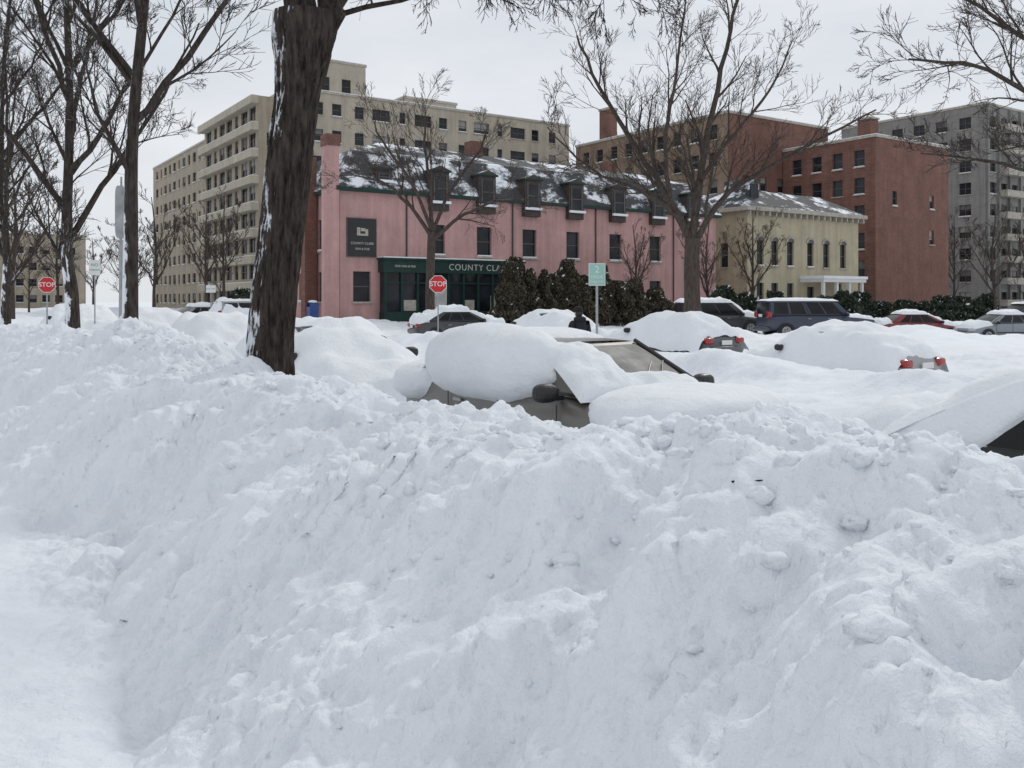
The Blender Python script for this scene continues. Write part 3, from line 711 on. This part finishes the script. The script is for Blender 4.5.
C.stbox(58.8, 75.6, 51.3, 64.5, 9.402, 9.75, M_stone)
for i in range(20): C.stbox(59.2+i*.84, 59.35+i*.84, 51.45, 51.898, 9.0, 9.4, M_stone)
q0 = [ST(58.9, 51.4, 9.752), ST(75.5, 51.4, 9.752), ST(75.5, 64.4, 9.752), ST(58.9, 64.4, 9.752)]
q1 = [ST(62, 54.5, 11.6), ST(72.5, 54.5, 11.6), ST(72.5, 61, 11.6), ST(62, 61, 11.6)]
for i in range(4): C.face([q0[i], q0[(i+1) % 4], q1[(i+1) % 4], q1[i]], M_roof)
C.face(q1, M_snow2)
C.stbox(66.4, 72.6, 49.4, 51.898, 3.3, 3.6, M_white); C.stbox(66.3, 72.7, 49.3, 51.89, 3.602, 3.85, M_snow2); C.stbox(66.4, 72.6, 49.4, 51.898, 0, .5, M_stone)
for a in (66.7, 68.6, 70.4, 72.3): C.stbox(a-.12, a+.12, 49.55, 49.8, .502, 3.298, M_white)
C.stbox(61, 62.4, 53.2, 56, 9.8, 12.4, M_roof); C.stbox(61.2, 62.2, 53.1, 53.198, 10.3, 12, M_glass)
attach(C.obj('cornice_and_porch'), hs)

# ------------------------------------------------------------------ vehicles
def paint(name, col, rough=.35):
    m, nt, b = newmat(name); v_ = objvec(nt); n = noise_node(nt, 2.5, 6, .65, v_)
    salt = [min(1, c*.6+.20) for c in col]
    g_ = nt.nodes.new('ShaderNodeTexCoord'); sx = nt.nodes.new('ShaderNodeSeparateXYZ'); nt.links.new(g_.outputs['Object'], sx.inputs[0])
    low = math_n(nt, 'MULTIPLY', math_n(nt, 'SUBTRACT', 1.0, sx.outputs['Z']), .8, True)
    f = math_n(nt, 'MULTIPLY', math_n(nt, 'ADD', low, .12), n.outputs['Fac'], True)
    nt.links.new(mix(nt, f, col, salt), b.inputs['Base Color']); b.inputs['Metallic'].default_value = .2
    nt.links.new(math_n(nt, 'ADD', math_n(nt, 'MULTIPLY', f, .5), rough), b.inputs['Roughness']); b.inputs['Coat Weight'].default_value = .4
    b.inputs['Coat Roughness'].default_value = .2; return m
KINDS = {
 'sedan': dict(st=[(-2.32, .42, .68, .66), (-2.25, .28, .90, .80), (-1.9, .22, 1.0, .86), (-1.2, .2, .98, .90), (0, .2, .95, .91), (1.0, .2, .95, .90), (1.6, .2, .86, .87), (2.1, .24, .74, .80), (2.28, .34, .64, .66)],
               gb=(-1.85, 1.2), gt=(-1.0, .30), zb=.95, zt=1.42, wb=.80, wt=.60, win=[(.16, .34), (.36, .60), (.62, .90)]),
 'suv': dict(st=[(-2.35, .5, 1.0, .78), (-2.3, .34, 1.08, .86), (-1.6, .3, 1.1, .92), (0, .28, 1.08, .93), (1.0, .28, 1.08, .92), (1.6, .28, 1.02, .90), (2.15, .32, .92, .84), (2.3, .45, .75, .72)],
             gb=(-2.28, 1.25), gt=(-2.1, .45), zb=1.07, zt=1.74, wb=.84, wt=.68, win=[(.04, .30), (.33, .60), (.62, .90)]),
 'truck': dict(st=[(-2.8, .55, 1.1, .84), (-2.75, .42, 1.15, .92), (-1.5, .38, 1.16, .96), (0, .36, 1.14, .96), (1.2, .36, 1.14, .95), (1.9, .38, 1.08, .94), (2.55, .42, 1.0, .90), (2.75, .5, .8, .78)],
               gb=(-2.74, 1.35), gt=(-2.64, .65), zb=1.14, zt=1.86, wb=.88, wt=.74, win=[(.05, .24), (.27, .46), (.52, .70), (.72, .92)])}
def sp0(a): return max(0.0, math.sin(math.pi*a))
def make_car(name, x, y, z, ang, col, kind='sedan', snow=('roof', 'hood', 'trunk'), seed=1, th=.14, wmat=None):
    K = KINDS[kind]; par = empty(name, (x, y, z), ang); pm = paint(name+'_paint', col)
    def bil(P00, P10, P11, P01, u_, w_): return (1-u_)*(1-w_)*P00+u_*(1-w_)*P10+u_*w_*P11+(1-u_)*w_*P01
    body = MB(); st = K['st']
    def sec(i):
        X_, zl, zt, w = st[i]
        h = [(0, zt+.035), (.55*w, zt+.025), (.85*w, zt-.005), (.97*w, zt-.07), (w, zt-.2), (w*.985, (zt+zl)/2), (w, zl+.16), (w*.93, zl+.02), (w*.6, zl)]
        return [(X_, -a, b) for a, b in reversed(h[1:])]+[(X_, a, b) for a, b in h]
    sx_ = [st[0][0]+(st[-1][0]-st[0][0])*i/28 for i in range(29)]
    arr = np.array([sec(i) for i in range(len(st))]); xs = [q_[0] for q_ in st]
    ii = np.array([[[np.interp(x_, xs, arr[:, j, 0]), np.interp(x_, xs, arr[:, j, 1]), np.interp(x_, xs, arr[:, j, 2])] for j in range(arr.shape[1])] for x_ in sx_])
    m_ = arr.shape[1]; b0 = len(body.v); kk = body.mi(pm)
    for q_ in ii:
        for p in q_: body.v.append(tuple(p))
    for i in range(len(sx_)-1):
        for j in range(m_):
            j2 = (j+1) % m_; body.f.append((b0+i*m_+j, b0+(i+1)*m_+j, b0+(i+1)*m_+j2, b0+i*m_+j2)); body.m.append(kk)
    body.f.append(tuple(range(b0, b0+m_))); body.m.append(kk); body.f.append(tuple(reversed(range(b0+(len(sx_)-1)*m_, b0+len(sx_)*m_)))); body.m.append(kk)
    V = Vector; gb, gt, zb, zt, wb, wt = K['gb'], K['gt'], K['zb'], K['zt'], K['wb'], K['wt']
    gh = MB(); gl = MB()
    C = {}
    for sy in (-1, 1):
        C['rb', sy] = V((gb[0], sy*wb, zb)); C['fb', sy] = V((gb[1], sy*wb*.93, zb)); C['rt', sy] = V((gt[0], sy*wt, zt-.02)); C['ft', sy] = V((gt[1], sy*wt, zt-.02))
    def side(u_, w_, sy, off=0):
        p = bil(C['rb', sy], C['fb', sy], C['ft', sy], C['rt', sy], u_, w_); return p+V((0, sy*(.05*sp0(w_)+off), off*.3))
    def wsh(u_, w_, off=0):
        p = bil(C['fb', -1], C['fb', 1], C['ft', 1], C['ft', -1], u_, w_); return p+V((.10*sp0(u_)+off, 0, .02*sp0(w_)+off))
    def rsh(u_, w_, off=0):
        p = bil(C['rb', -1], C['rb', 1], C['rt', 1], C['rt', -1], u_, w_); return p+V((-.06*sp0(u_)-off, 0, .02*sp0(w_)+off))
    def top_(u_, w_, off=0):
        a = wsh(w_, 1) ; b = rsh(w_, 1); p = b.lerp(a, u_); return p+V((0, 0, .05*sp0(w_)**.6*(.4+.6*sp0(u_)**.5)+off))
    for sy in (-1, 1):
        gh.grid(lambda a, b: side(a, b, sy), 12, 5, pm)
        for (a0, a1) in K['win']:
            gl.grid(lambda a, b: side(a0+(a1-a0)*a, .10+.78*b, sy, .008), 6, 4, M_carglass)
        gl.grid(lambda a, b: side(.02+.94*a, .02+.06*b, sy, .011), 8, 1, M_black)
    gh.grid(lambda a, b: wsh(a, b), 10, 5, pm); gh.grid(lambda a, b: rsh(a, b), 10, 5, pm); gh.grid(lambda a, b: top_(a, b), 12, 10, pm)
    gl.grid(lambda a, b: wsh(.06+.88*a, .04+.88*b, .008), 12, 6, wmat or M_carglass); gl.grid(lambda a, b: rsh(.08+.84*a, .10+.76*b, .008), 10, 5, M_carglass)
    L0, L1 = st[0][0], st[-1][0]; w0 = st[1][3]; zf = st[-1][2]; zr = st[0][2]
    de = MB()
    wx_ = (L1-.85, L0+.88); wr = .33 if kind == 'sedan' else .38; ww = st[3][3]
    for X_ in wx_:
        for sy in (-1, 1):
            de.cyl((X_, sy*(ww-.20), wr), (X_, sy*(ww+.012), wr), wr*1.10, wr*1.10, M_black, 28)
            prof = [(ww-.18, wr*.97), (ww+.0, wr), (ww+.03, wr*.93), (ww+.035, wr*.68), (ww+.01, wr*.62)]
            for q_ in range(len(prof)-1):
                de.cyl((X_, sy*prof[q_][0], wr), (X_, sy*(prof[q_+1][0]+1e-4), wr), prof[q_][1], prof[q_+1][1], M_rubber, 28, q_ == 0)
            de.cyl((X_, sy*(ww+.012), wr), (X_, sy*(ww+.02), wr), wr*.62, wr*.55, M_steel, 20)
            for q_ in range(5):
                a = q_*1.2566; de.box((X_+math.cos(a)*wr*.33, sy*(ww+.024), wr+math.sin(a)*wr*.33), (.06, .02, .06), M_black)
    for sy in (-1, 1):
        de.ell((L1-.13, sy*w0*.72, zf-.02), (.13, .20, .085), M_lampw, 14, 8, .7)
        de.ell((L0+.10, sy*w0*.80, zr+.08), (.12, .17, .10 if kind == 'sedan' else .17), M_lampred, 14, 8, .6)
        de.ell((gb[1]-.28, sy*(wb+.19), zb+.05), (.085, .125, .085), M_black, 14, 10, .75)
        de.box((gb[1]-.28, sy*(wb+.06), zb+.0), (.05, .12, .04), M_black)
        for a in (-.75, .25): de.box((a, sy*(st[4][3]+.004), zb-.16), (.16, .02, .03), M_steel)
        de.box(((L0+L1)/2, sy*(st[4][3]+.003), .48), (1.9, .015, .05), M_black)
        for a in (-.95, .02, .98): de.box((a, sy*(st[4][3]+.002), .62), (.012, .006, .55), M_black)
    de.box((L1-.03, 0, zf-.14), (.06, .7, .10), M_black); de.ell((L1-.05, 0, .40), (.13, w0*.92, .11), pm, 20, 8, .6)
    de.ell((L0+.06, 0, .48), (.14, w0*.95, .13), pm, 20, 8, .6); de.box((L0-.035, 0, zr+.03), (.02, .42, .13), M_white)
    if kind == 'truck':
        gl.grid(lambda a, b: side(.482+.02*a, .0+.98*b, -1, .012), 1, 4, M_black); gl.grid(lambda a, b: side(.482+.02*a, .0+.98*b, 1, .012), 1, 4, M_black)
    for nme, b, smo in (('body', body, True), ('greenhouse', gh, True), ('glass', gl, True), ('trim_and_wheels', de, False)):
        o = b.obj(nme, smo, par)
        if nme == 'body':
            md = o.modifiers.new('s', 'SUBSURF'); md.levels = 1; md.render_levels = 1
    sn = MB()
    sd = seed*5.3
    def nz(p, k=2.5): return mn.noise(Vector((p[0]*k+sd, p[1]*k, p[2]*k)))+.5*mn.noise(Vector((p[0]*k*2.4+sd, p[1]*k*2.4, p[2]*k*2.4)))
    def cap(fn, T_, nu=26, nv=22, up=V((0, 0, 1))):
        def f(a, b):
            p = fn(a, b); e_ = max(0, (1-abs(2*a-1)**5))*max(0, (1-abs(2*b-1)**5)); h = T_*(e_**.45)*(1+.55*nz(p))
            return p+up*(h-.012)
        sn.grid(f, nu, nv, M_snow2)
    def deck(xa, xb):
        def f(a, b):
            X_ = xa+(xb-xa)*a; zt_ = np.interp(X_, xs, [q_[2] for q_ in st]); w = np.interp(X_, xs, [q_[3] for q_ in st])*.96
            yy = (2*b-1)*w; return V((X_, yy, zt_+.03-.10*abs(2*b-1)**5))
        return f
    if 'roof' in snow: cap(lambda a, b: top_(-.05+1.10*a, -.04+1.08*b), th)
    if 'hood' in snow: cap(deck(gb[1]-.1, L1-.05), th*1.1)
    if 'trunk' in snow and kind == 'sedan': cap(deck(L0+.03, gb[0]+.15), th*1.1)
    if 'wind' in snow: cap(lambda a, b: wsh(a, b), th*.8, up=V((.5, 0, .8)))
    if 'rear' in snow: cap(lambda a, b: rsh(-.06+1.12*a, b), th*.8, up=V((-.5, 0, .8)))
    if 'side' in snow:
        for sy in (-1, 1): cap(lambda a, b: side(a, b, sy), th*.6, up=V((0, sy*.8, .3)))
    if 'cpillar' in snow:
        for sy in (-1, 1): cap(lambda a, b: side(-.02+.22*a, -.05+1.1*b, sy), th*.5, up=V((0, sy*.8, .3)))
    if 'full' in snow or 'most' in snow:
        most = 'most' in snow
        def f(a, b):
            xa = L0+.10 if most else L0-.35
            X_ = xa+(L1+.35-xa)*a; yy = (2*b-1)*(1.12 if most else 1.25)
            if most: lo_ = np.interp(X_, [L0+.1, L0+.25, L0+.7, -.5, gb[1], L1-.3, L1+.1, L1+.35], [.86, 1.06, 1.16, 1.14, 1.12, 1.0, .7, 0])
            else: lo_ = np.interp(X_, [L0-.35, L0-.1, L0+.4, -.5, gb[1], L1-.3, L1+.1, L1+.35], [0, .8, 1.1, 1.08, 1.08, .95, .7, 0])
            tp = np.interp(X_, [gb[0]-.35, gt[0]-.1, gt[1]+.1, gb[1]+.3], [0, zt+.12-1.08, zt+.12-1.08, 0])
            ph = mn.noise(Vector((X_*.8+sd, 0, 0)))
            e_ = max(0, 1-abs(yy/1.2)**5)**.5
            if most: e_ = max(e_, 0)*(1-.35*(.6+ph)*abs(yy/1.12)**8)
            h = lo_*e_+tp*max(0, 1-abs(yy/1.02)**3.5)
            p = V((X_, yy, h)); return p+V((0, 0, .13*nz(p, 1.6)*(1 if h > .05 else 0)-.02))
        sn.grid(f, 60, 40, M_snow2)
    if sn.v: sn.obj('snow_cover', True, par)
    return par, sn, (side, wsh, top_)

FWD_AWAY = math.atan2(NX, -NY); FWD_NEAR = math.atan2(-NX, NY)
x, y, _ = ST(5.65, 7.3)
par, _, (side, wsh, top_) = make_car('parked_car', x, y, -.13, FWD_NEAR, (.12, .11, .095), 'sedan', ('trunk', 'rear'), 3, .16, M_frost)
sn = MB()
def nzz(p, k=2.2): return mn.noise(Vector(p)*k)+.5*mn.noise(Vector(p)*k*2.6)+.25*mn.noise(Vector(p)*k*6)
def dome(c, rr, e, nu=64, nv=40, am=.07, k=2.2):
    def sg(a, p): return math.copysign(abs(a)**p, a)
    def fn(u_, w_):
        th = 2*math.pi*u_; ph = math.pi*(w_-.5); xx = sg(math.cos(ph), e)*sg(math.cos(th), e); yy = sg(math.cos(ph), e)*sg(math.sin(th), e); zz = sg(math.sin(ph), e)
        p = (c[0]+rr[0]*xx, c[1]+rr[1]*yy, c[2]+rr[2]*zz); q_ = 1+am*nzz(p, k); return (c[0]+rr[0]*xx*q_, c[1]+rr[1]*yy*q_, c[2]+rr[2]*zz*q_)
    sn.grid(fn, nu, nv, M_snow2, True)
dome((-.46, -.66, 1.17), (1.24, .42, .42), .92)
dome((-.60, .10, 1.30), (.80, .62, .24), .8)
dome((1.72, 0, .84), (.66, .92, .25), .75)
dome((-1.85, -.1, .88), (.60, .96, .28), .85)
def fw(a, b):
    p = wsh(-.05+.46*a, -.02+.97*b); h = .13*max(0, 1-abs(2*a-1)**4)**.5*max(0, 1-abs(2*b-1)**6)**.5
    return p+Vector((.5, 0, .85))*(h*(1+.6*nzz(p))-.015)
sn.grid(fw, 20, 20, M_snow2)
def fw2(a, b):
    p = wsh(.30+.68*a, -.03+.36*b*(1.15-.6*a)); h = .10*max(0, 1-abs(2*a-1)**6)**.5*max(0, 1-abs(2*b-1)**4)**.5
    return p+Vector((.5, 0, .85))*(h*(1+.6*nzz(p))-.015)
sn.grid(fw2, 24, 12, M_snow2)
sn.obj('snow_drift', True, par)
wp = MB()
for (a, b) in ((.46, .95), (.60, 1.0)):
    wp.cyl(wsh(a, .14, .03), wsh(a+.30, .50, .03), .010, .008, M_black, 8)
wp.cyl(wsh(.985, .02, .02), wsh(.985, .98, .02), .03, .022, M_black, 8)
wp.obj('wipers_and_pillar_trim', False, par)
x, y, _ = ST(5.75, 1.42); make_car('parked_car', x, y, -.11, FWD_NEAR, (.010, .010, .012), 'sedan', ('roof', 'trunk', 'rear', 'hood', 'cpillar'), 8, .15)
for t_, sd_ in ((13.4, 11), (19.4, 12), (25.6, 13)):
    x, y, _ = ST(5.5, t_); make_car('parked_car', x, y, -.12, FWD_NEAR, (.05, .05, .055), 'sedan', ('full',), sd_, .2)
for t_, sd_ in ((41, 15), (47, 16)):
    x, y, _ = ST(6.2, t_); make_car('parked_car', x, y, -.12, FWD_NEAR, (.2, .2, .21), 'sedan', ('most',), sd_, .2)
make_car('parked_car', 7.9, 21.6, -.46, FWD_AWAY, (.33, .33, .34), 'sedan', ('most',), 21, .24)
make_car('parked_car', 5.0, 28.0, -.26, FWD_AWAY, (.06, .065, .07), 'sedan', ('most',), 22, .22)
make_car('parked_car', 1.4, 34.5, -.22, FWD_AWAY, (.05, .05, .05), 'sedan', ('full',), 23, .22)
make_car('parked_car', -2.55, 42.5, -.25, ROT*.5+.1, (.03, .032, .036), 'sedan', ('roof', 'hood', 'trunk', 'wind', 'rear'), 24, .26)
make_car('parked_car', 10.9, 47, -.15, .15, (.03, .03, .034), 'suv', ('roof', 'hood', 'wind'), 25, .2)
make_car('pickup_truck', 14.9, 43.5, -.18, .12, (.022, .032, .065), 'truck', ('roof', 'hood'), 26, .10)
make_car('parked_car', 21.6, 47.5, -.45, .10, (.20, .012, .02), 'sedan', ('roof', 'hood', 'trunk', 'wind'), 27, .16)
make_car('parked_car', 25.6, 46.5, -.45, math.pi+.2, (.22, .24, .27), 'sedan', ('roof', 'trunk', 'hood', 'rear'), 28, .18)
make_car('parked_car', 30.5, 52.5, -.25, math.pi+.2, (.04, .045, .05), 'suv', ('roof', 'hood'), 29, .14)
make_car('parked_car', -18.6, 54, -.1, .7, (.25, .25, .26), 'sedan', ('roof', 'hood', 'wind'), 30, .2)
make_car('parked_car', -14.2, 49, -.1, .7, (.3, .3, .3), 'suv', ('full',), 31, .2)

# ------------------------------------------------------------------ signs, street furniture
def stop_sign(x, y, z, zc, R_, rz=0.0):
    par = empty('stop_sign', (x, y, z), rz); b = MB()
    b.cyl((0, .03, 0), (0, .03, zc-z+R_*.9), .03, .03, M_steel, 10); b.obj('post', False, par)
    b = MB()
    def octo(r_, y_, m):
        b.face([(r_*math.cos(math.pi/8+i*math.pi/4), y_, zc-z+r_*math.sin(math.pi/8+i*math.pi/4)) for i in range(8)], m)
    octo(R_, -.004, M_white); octo(R_*.93, -.008, M_signred); octo(R_, .0, M_steel); b.obj('plate', False, par)
    c = bpy.data.curves.new('stop_lettering', 'FONT'); c.body = 'STOP'; c.size = R_*.74; c.extrude = .002; c.offset = .003; c.align_x = 'CENTER'; c.align_y = 'CENTER'; c.materials.append(M_white)
    o = bpy.data.objects.new('lettering', c); COL.objects.link(o); o.parent = par; o.location = (0, -.012, zc-z); o.rotation_euler = (math.pi/2, 0, 0)
stop_sign(-3.25, 39, -.3, 2.40, .41, .05)
stop_sign(-18.35, 35, -.2, 2.30, .33, .35)
def plate_sign(name, x, y, z, zc, w, h, col, txt, rz=0):
    par = empty(name, (x, y, z), rz); b = MB(); b.cyl((0, .03, 0), (0, .03, zc-z+h/2), .025, .025, M_steel, 10); b.obj('post', False, par)
    b = MB(); b.box((0, 0, zc-z), (w, .006, h), M_white); b.box((0, -.005, zc-z), (w*.92, .004, h*.94), col); b.obj('plate', False, par)
    for i, (tx, sz, dz) in enumerate(txt):
        c = bpy.data.curves.new('lettering', 'FONT'); c.body = tx; c.size = sz; c.extrude = .001; c.align_x = 'CENTER'; c.align_y = 'CENTER'; c.materials.append(M_white if col is not M_white else M_signgreen)
        o = bpy.data.objects.new('lettering', c); COL.objects.link(o); o.parent = par; o.location = (0, -.009, zc-z+dz); o.rotation_euler = (math.pi/2, 0, 0)
M_signteal = plain('sign_teal', (.30, .52, .46), .4, var=.05)
plate_sign('parking_sign', 1.63, 17, -.3, 2.19, .32, .43, M_signteal, [('2', .18, .09), ('HOUR', .08, -.05), ('PARKING', .06, -.14)])
plate_sign('parking_sign', -16.7, 35.5, -.2, 3.0, .42, .6, M_white, [('NO', .16, .1), ('PARKING', .09, -.1)], .3)
plate_sign('street_name_sign', -16.3, 48, 0, 2.3, .5, .4, M_white, [('ONE WAY', .1, 0)], .3)
par = empty('signal_pole', (-11.1, 25.2, -.1)); b = MB(); b.cyl((0, 0, 0), (0, 0, 3.5), .07, .06, M_steel, 12); b.ell((0, 0, 4.3), (.14, .14, .75), M_steel, 16, 12, .35); b.cyl((0, 0, 3.4), (0, 0, 5.3), .03, .03, M_steel, 8); b.obj('pole', False, par)
M_blue = plain('mailbox_blue', (.02, .06, .22), .4)
x, y, _ = ST(19.6, 50.2); par = empty('mailbox', (x, y, .1), ROT); b = MB(); b.box((0, 0, .75), (.55, .5, .9), M_blue)
b.grid(lambda u_, w_: ((w_-.5)*.55, -math.cos(math.pi*u_)*.25, 1.2+math.sin(math.pi*u_)*.25), 12, 1, M_blue)
for i in (-.22, .22):
    for j in (-.2, .2): b.box((i, j, .15), (.05, .05, .3), M_blue)
b.ell((0, 0, 1.5), (.27, .25, .09), M_snow2, 14, 8); b.obj('box', False, par)

tw_ = Tree(); r = random.Random(9)
for (px, py) in ((-3.02, 5.9), (.62, 2.45), (-1.9, 4.3)):
    s_, t_ = px*NX+py*NY, -px*NY+py*NX; i0 = int(np.searchsorted(sa, s_)); j0 = int(np.searchsorted(ta, t_))
    p = Vector((X[j0, i0], Y[j0, i0], Zx[j0, i0]+.012)); pts = [p]
    for i in range(4): pts.append(pts[-1]+Vector((r.uniform(.01, .03), r.uniform(-.015, .01), r.uniform(-.004, .006))))
    tw_.tube(pts, [.003, .0035, .003, .003, .002], 5)
tree_obj('fallen_twigs', tw_, M_bark)

# ------------------------------------------------------------------ pedestrian
def skinned(name, joints, edges, mats, par, lv=2):
    me = bpy.data.meshes.new(name); me.from_pydata([j[0] for j in joints], edges, []); me.materials.append(mats)
    o = bpy.data.objects.new(name, me); COL.objects.link(o); o.parent = par
    md = o.modifiers.new('skin', 'SKIN'); md.use_smooth_shade = True
    for i, j in enumerate(joints): me.skin_vertices[0].data[i].radius = (j[1], j[2] if len(j) > 2 else j[1])
    me.skin_vertices[0].data[0].use_root = True
    sb = o.modifiers.new('s', 'SUBSURF'); sb.levels = lv; sb.render_levels = lv; return o
M_coat = plain('dark_coat', (.013, .013, .017), .85, bmp=.3); M_skin = plain('skin', (.5, .32, .25), .5, var=.05)
M_hat = plain('dark_knit_hat', (.015, .014, .016), .95, bmp=.4); M_hair = plain('dark_hair', (.03, .02, .015), .7)
px, py = 1.50, 19.6
par = empty('pedestrian', (px, py, hxy(px, py)), math.radians(115))
J = [((0, 0, .95), .17, .14), ((0, 0, 1.12), .165, .135), ((.02, 0, 1.30), .20, .14), ((.03, 0, 1.43), .12, .10), ((.04, 0, 1.52), .065, .065),
     ((.02, .20, 1.40), .075), ((-.04, .27, 1.13), .06), ((.12, .27, .93), .048),
     ((.02, -.20, 1.40), .075), ((.06, -.27, 1.13), .06), ((.24, -.22, .98), .048),
     ((.0, .10, .86), .115), ((.14, .10, .50), .08), ((.04, .10, .10), .06), ((.20, .10, .04), .05),
     ((.0, -.10, .86), .115), ((-.02, -.10, .48), .08), ((-.22, -.10, .13), .06), ((-.08, -.10, .04), .05)]
E = [(0, 1), (1, 2), (2, 3), (3, 4), (3, 5), (5, 6), (6, 7), (3, 8), (8, 9), (9, 10), (0, 11), (11, 12), (12, 13), (13, 14), (0, 15), (15, 16), (16, 17), (17, 18)]
skinned('body', J, E, M_coat, par)
for sy, hand in ((1, (.16, .275, .86)), (-1, (.32, -.20, .93))):
    hv = Vector(hand); ar = Vector((.35, 0, -.9)).normalized() if sy == 1 else Vector((.8, .1, -.5)).normalized()
    JJ = [(tuple(hv-ar*.04), .028), (tuple(hv+ar*.03), .036, .022)]; EE = [(0, 1)]
    for k in range(4):
        b_ = hv+ar*.05+Vector((0, 0, 1)).cross(ar).normalized()*((k-1.5)*.019); i = len(JJ)
        JJ += [(tuple(b_), .010), (tuple(b_+ar*.035+Vector((.006, -sy*.008, 0))), .009), (tuple(b_+ar*(.05+.008*(1.5-abs(k-1.5)))+Vector((.005, -sy*.025, 0))), .008)]; EE += [(1, i), (i, i+1), (i+1, i+2)]
    i = len(JJ); tv = Vector((0, 0, 1)).cross(ar).normalized(); JJ += [(tuple(hv+tv*.035), .011), (tuple(hv+tv*.05+ar*.035), .010)]; EE += [(0, i), (i, i+1)]
    skinned('glove', JJ, EE, M_black, par, 1)
hd = MB(); hd.ell((.07, 0, 1.645), (.098, .078, .118), M_skin, 24, 16, .95)
hd.ell((.165, 0, 1.635), (.022, .014, .022), M_skin, 10, 8); hd.ell((.155, 0, 1.588), (.012, .028, .007), plain('lips', (.35, .14, .12), .5), 10, 6)
for sy in (-1, 1):
    hd.ell((.153, sy*.032, 1.655), (.012, .013, .009), M_white, 8, 6); hd.ell((.163, sy*.032, 1.655), (.004, .006, .006), M_black, 8, 6)
    hd.ell((.06, sy*.08, 1.64), (.02, .012, .032), M_skin, 10, 8)
hd.ell((.045, 0, 1.645), (.092, .086, .11), M_hair, 20, 14, .95)
hd.ell((.06, 0, 1.695), (.112, .094, .092), M_hat, 24, 14, .9); hd.cyl((.065, 0, 1.665), (.062, 0, 1.70), .103, .106, M_hat, 24)
hd.ell((.0, 0, 1.50), (.13, .14, .07), M_coat, 20, 10, .9)
hd.obj('head', True, par)

# ------------------------------------------------------------------ sky, sun, camera
w = bpy.data.worlds.new('World'); sc.world = w; w.use_nodes = True; nt = w.node_tree
bg = nt.nodes['Background']; sky = nt.nodes.new('ShaderNodeTexSky'); sky.sky_type = 'NISHITA'; sky.sun_disc = False
SE, SA = math.radians(42), math.radians(30)
sky.sun_elevation = SE; sky.sun_rotation = SA
tc = nt.nodes.new('ShaderNodeTexCoord'); mp = nt.nodes.new('ShaderNodeMapping'); mp.inputs['Scale'].default_value = (1, 1, 3.0)
nt.links.new(tc.outputs['Generated'], mp.inputs['Vector'])
cn = noise_node(nt, 2.0, 7, .58, mp.outputs['Vector'])
cl = ramp(nt, cn.outputs['Fac'], [(.3, (0, 0, 0)), (.68, (1, 1, 1))])
cm = mix(nt, cl.outputs[0], (6.9, 7.35, 8.0), (9.0, 9.15, 9.4))
nt.links.new(mix(nt, .92, sky.outputs[0], cm), bg.inputs['Color']); bg.inputs['Strength'].default_value = .096
sl = bpy.data.lights.new('sun', 'SUN'); sl.energy = 1.1; sl.angle = math.radians(10); sl.color = (1, .965, .92)
so = bpy.data.objects.new('sun', sl); COL.objects.link(so)
dv = Vector((math.sin(SA)*math.cos(SE), math.cos(SA)*math.cos(SE), math.sin(SE)))
so.rotation_euler = dv.to_track_quat('Z', 'Y').to_euler()
cam = bpy.data.cameras.new('camera'); co_ = bpy.data.objects.new('camera', cam); COL.objects.link(co_); sc.camera = co_
co_.location = (0, 0, 1.7); co_.rotation_euler = (math.pi/2, 0, 0); cam.sensor_width = 36; cam.lens = 36*887/1024; cam.shift_y = -84/1024
cam.clip_start = .05; cam.clip_end = 2000
sc.view_settings.view_transform = 'Standard'; sc.view_settings.look = 'None'; sc.view_settings.exposure = 0
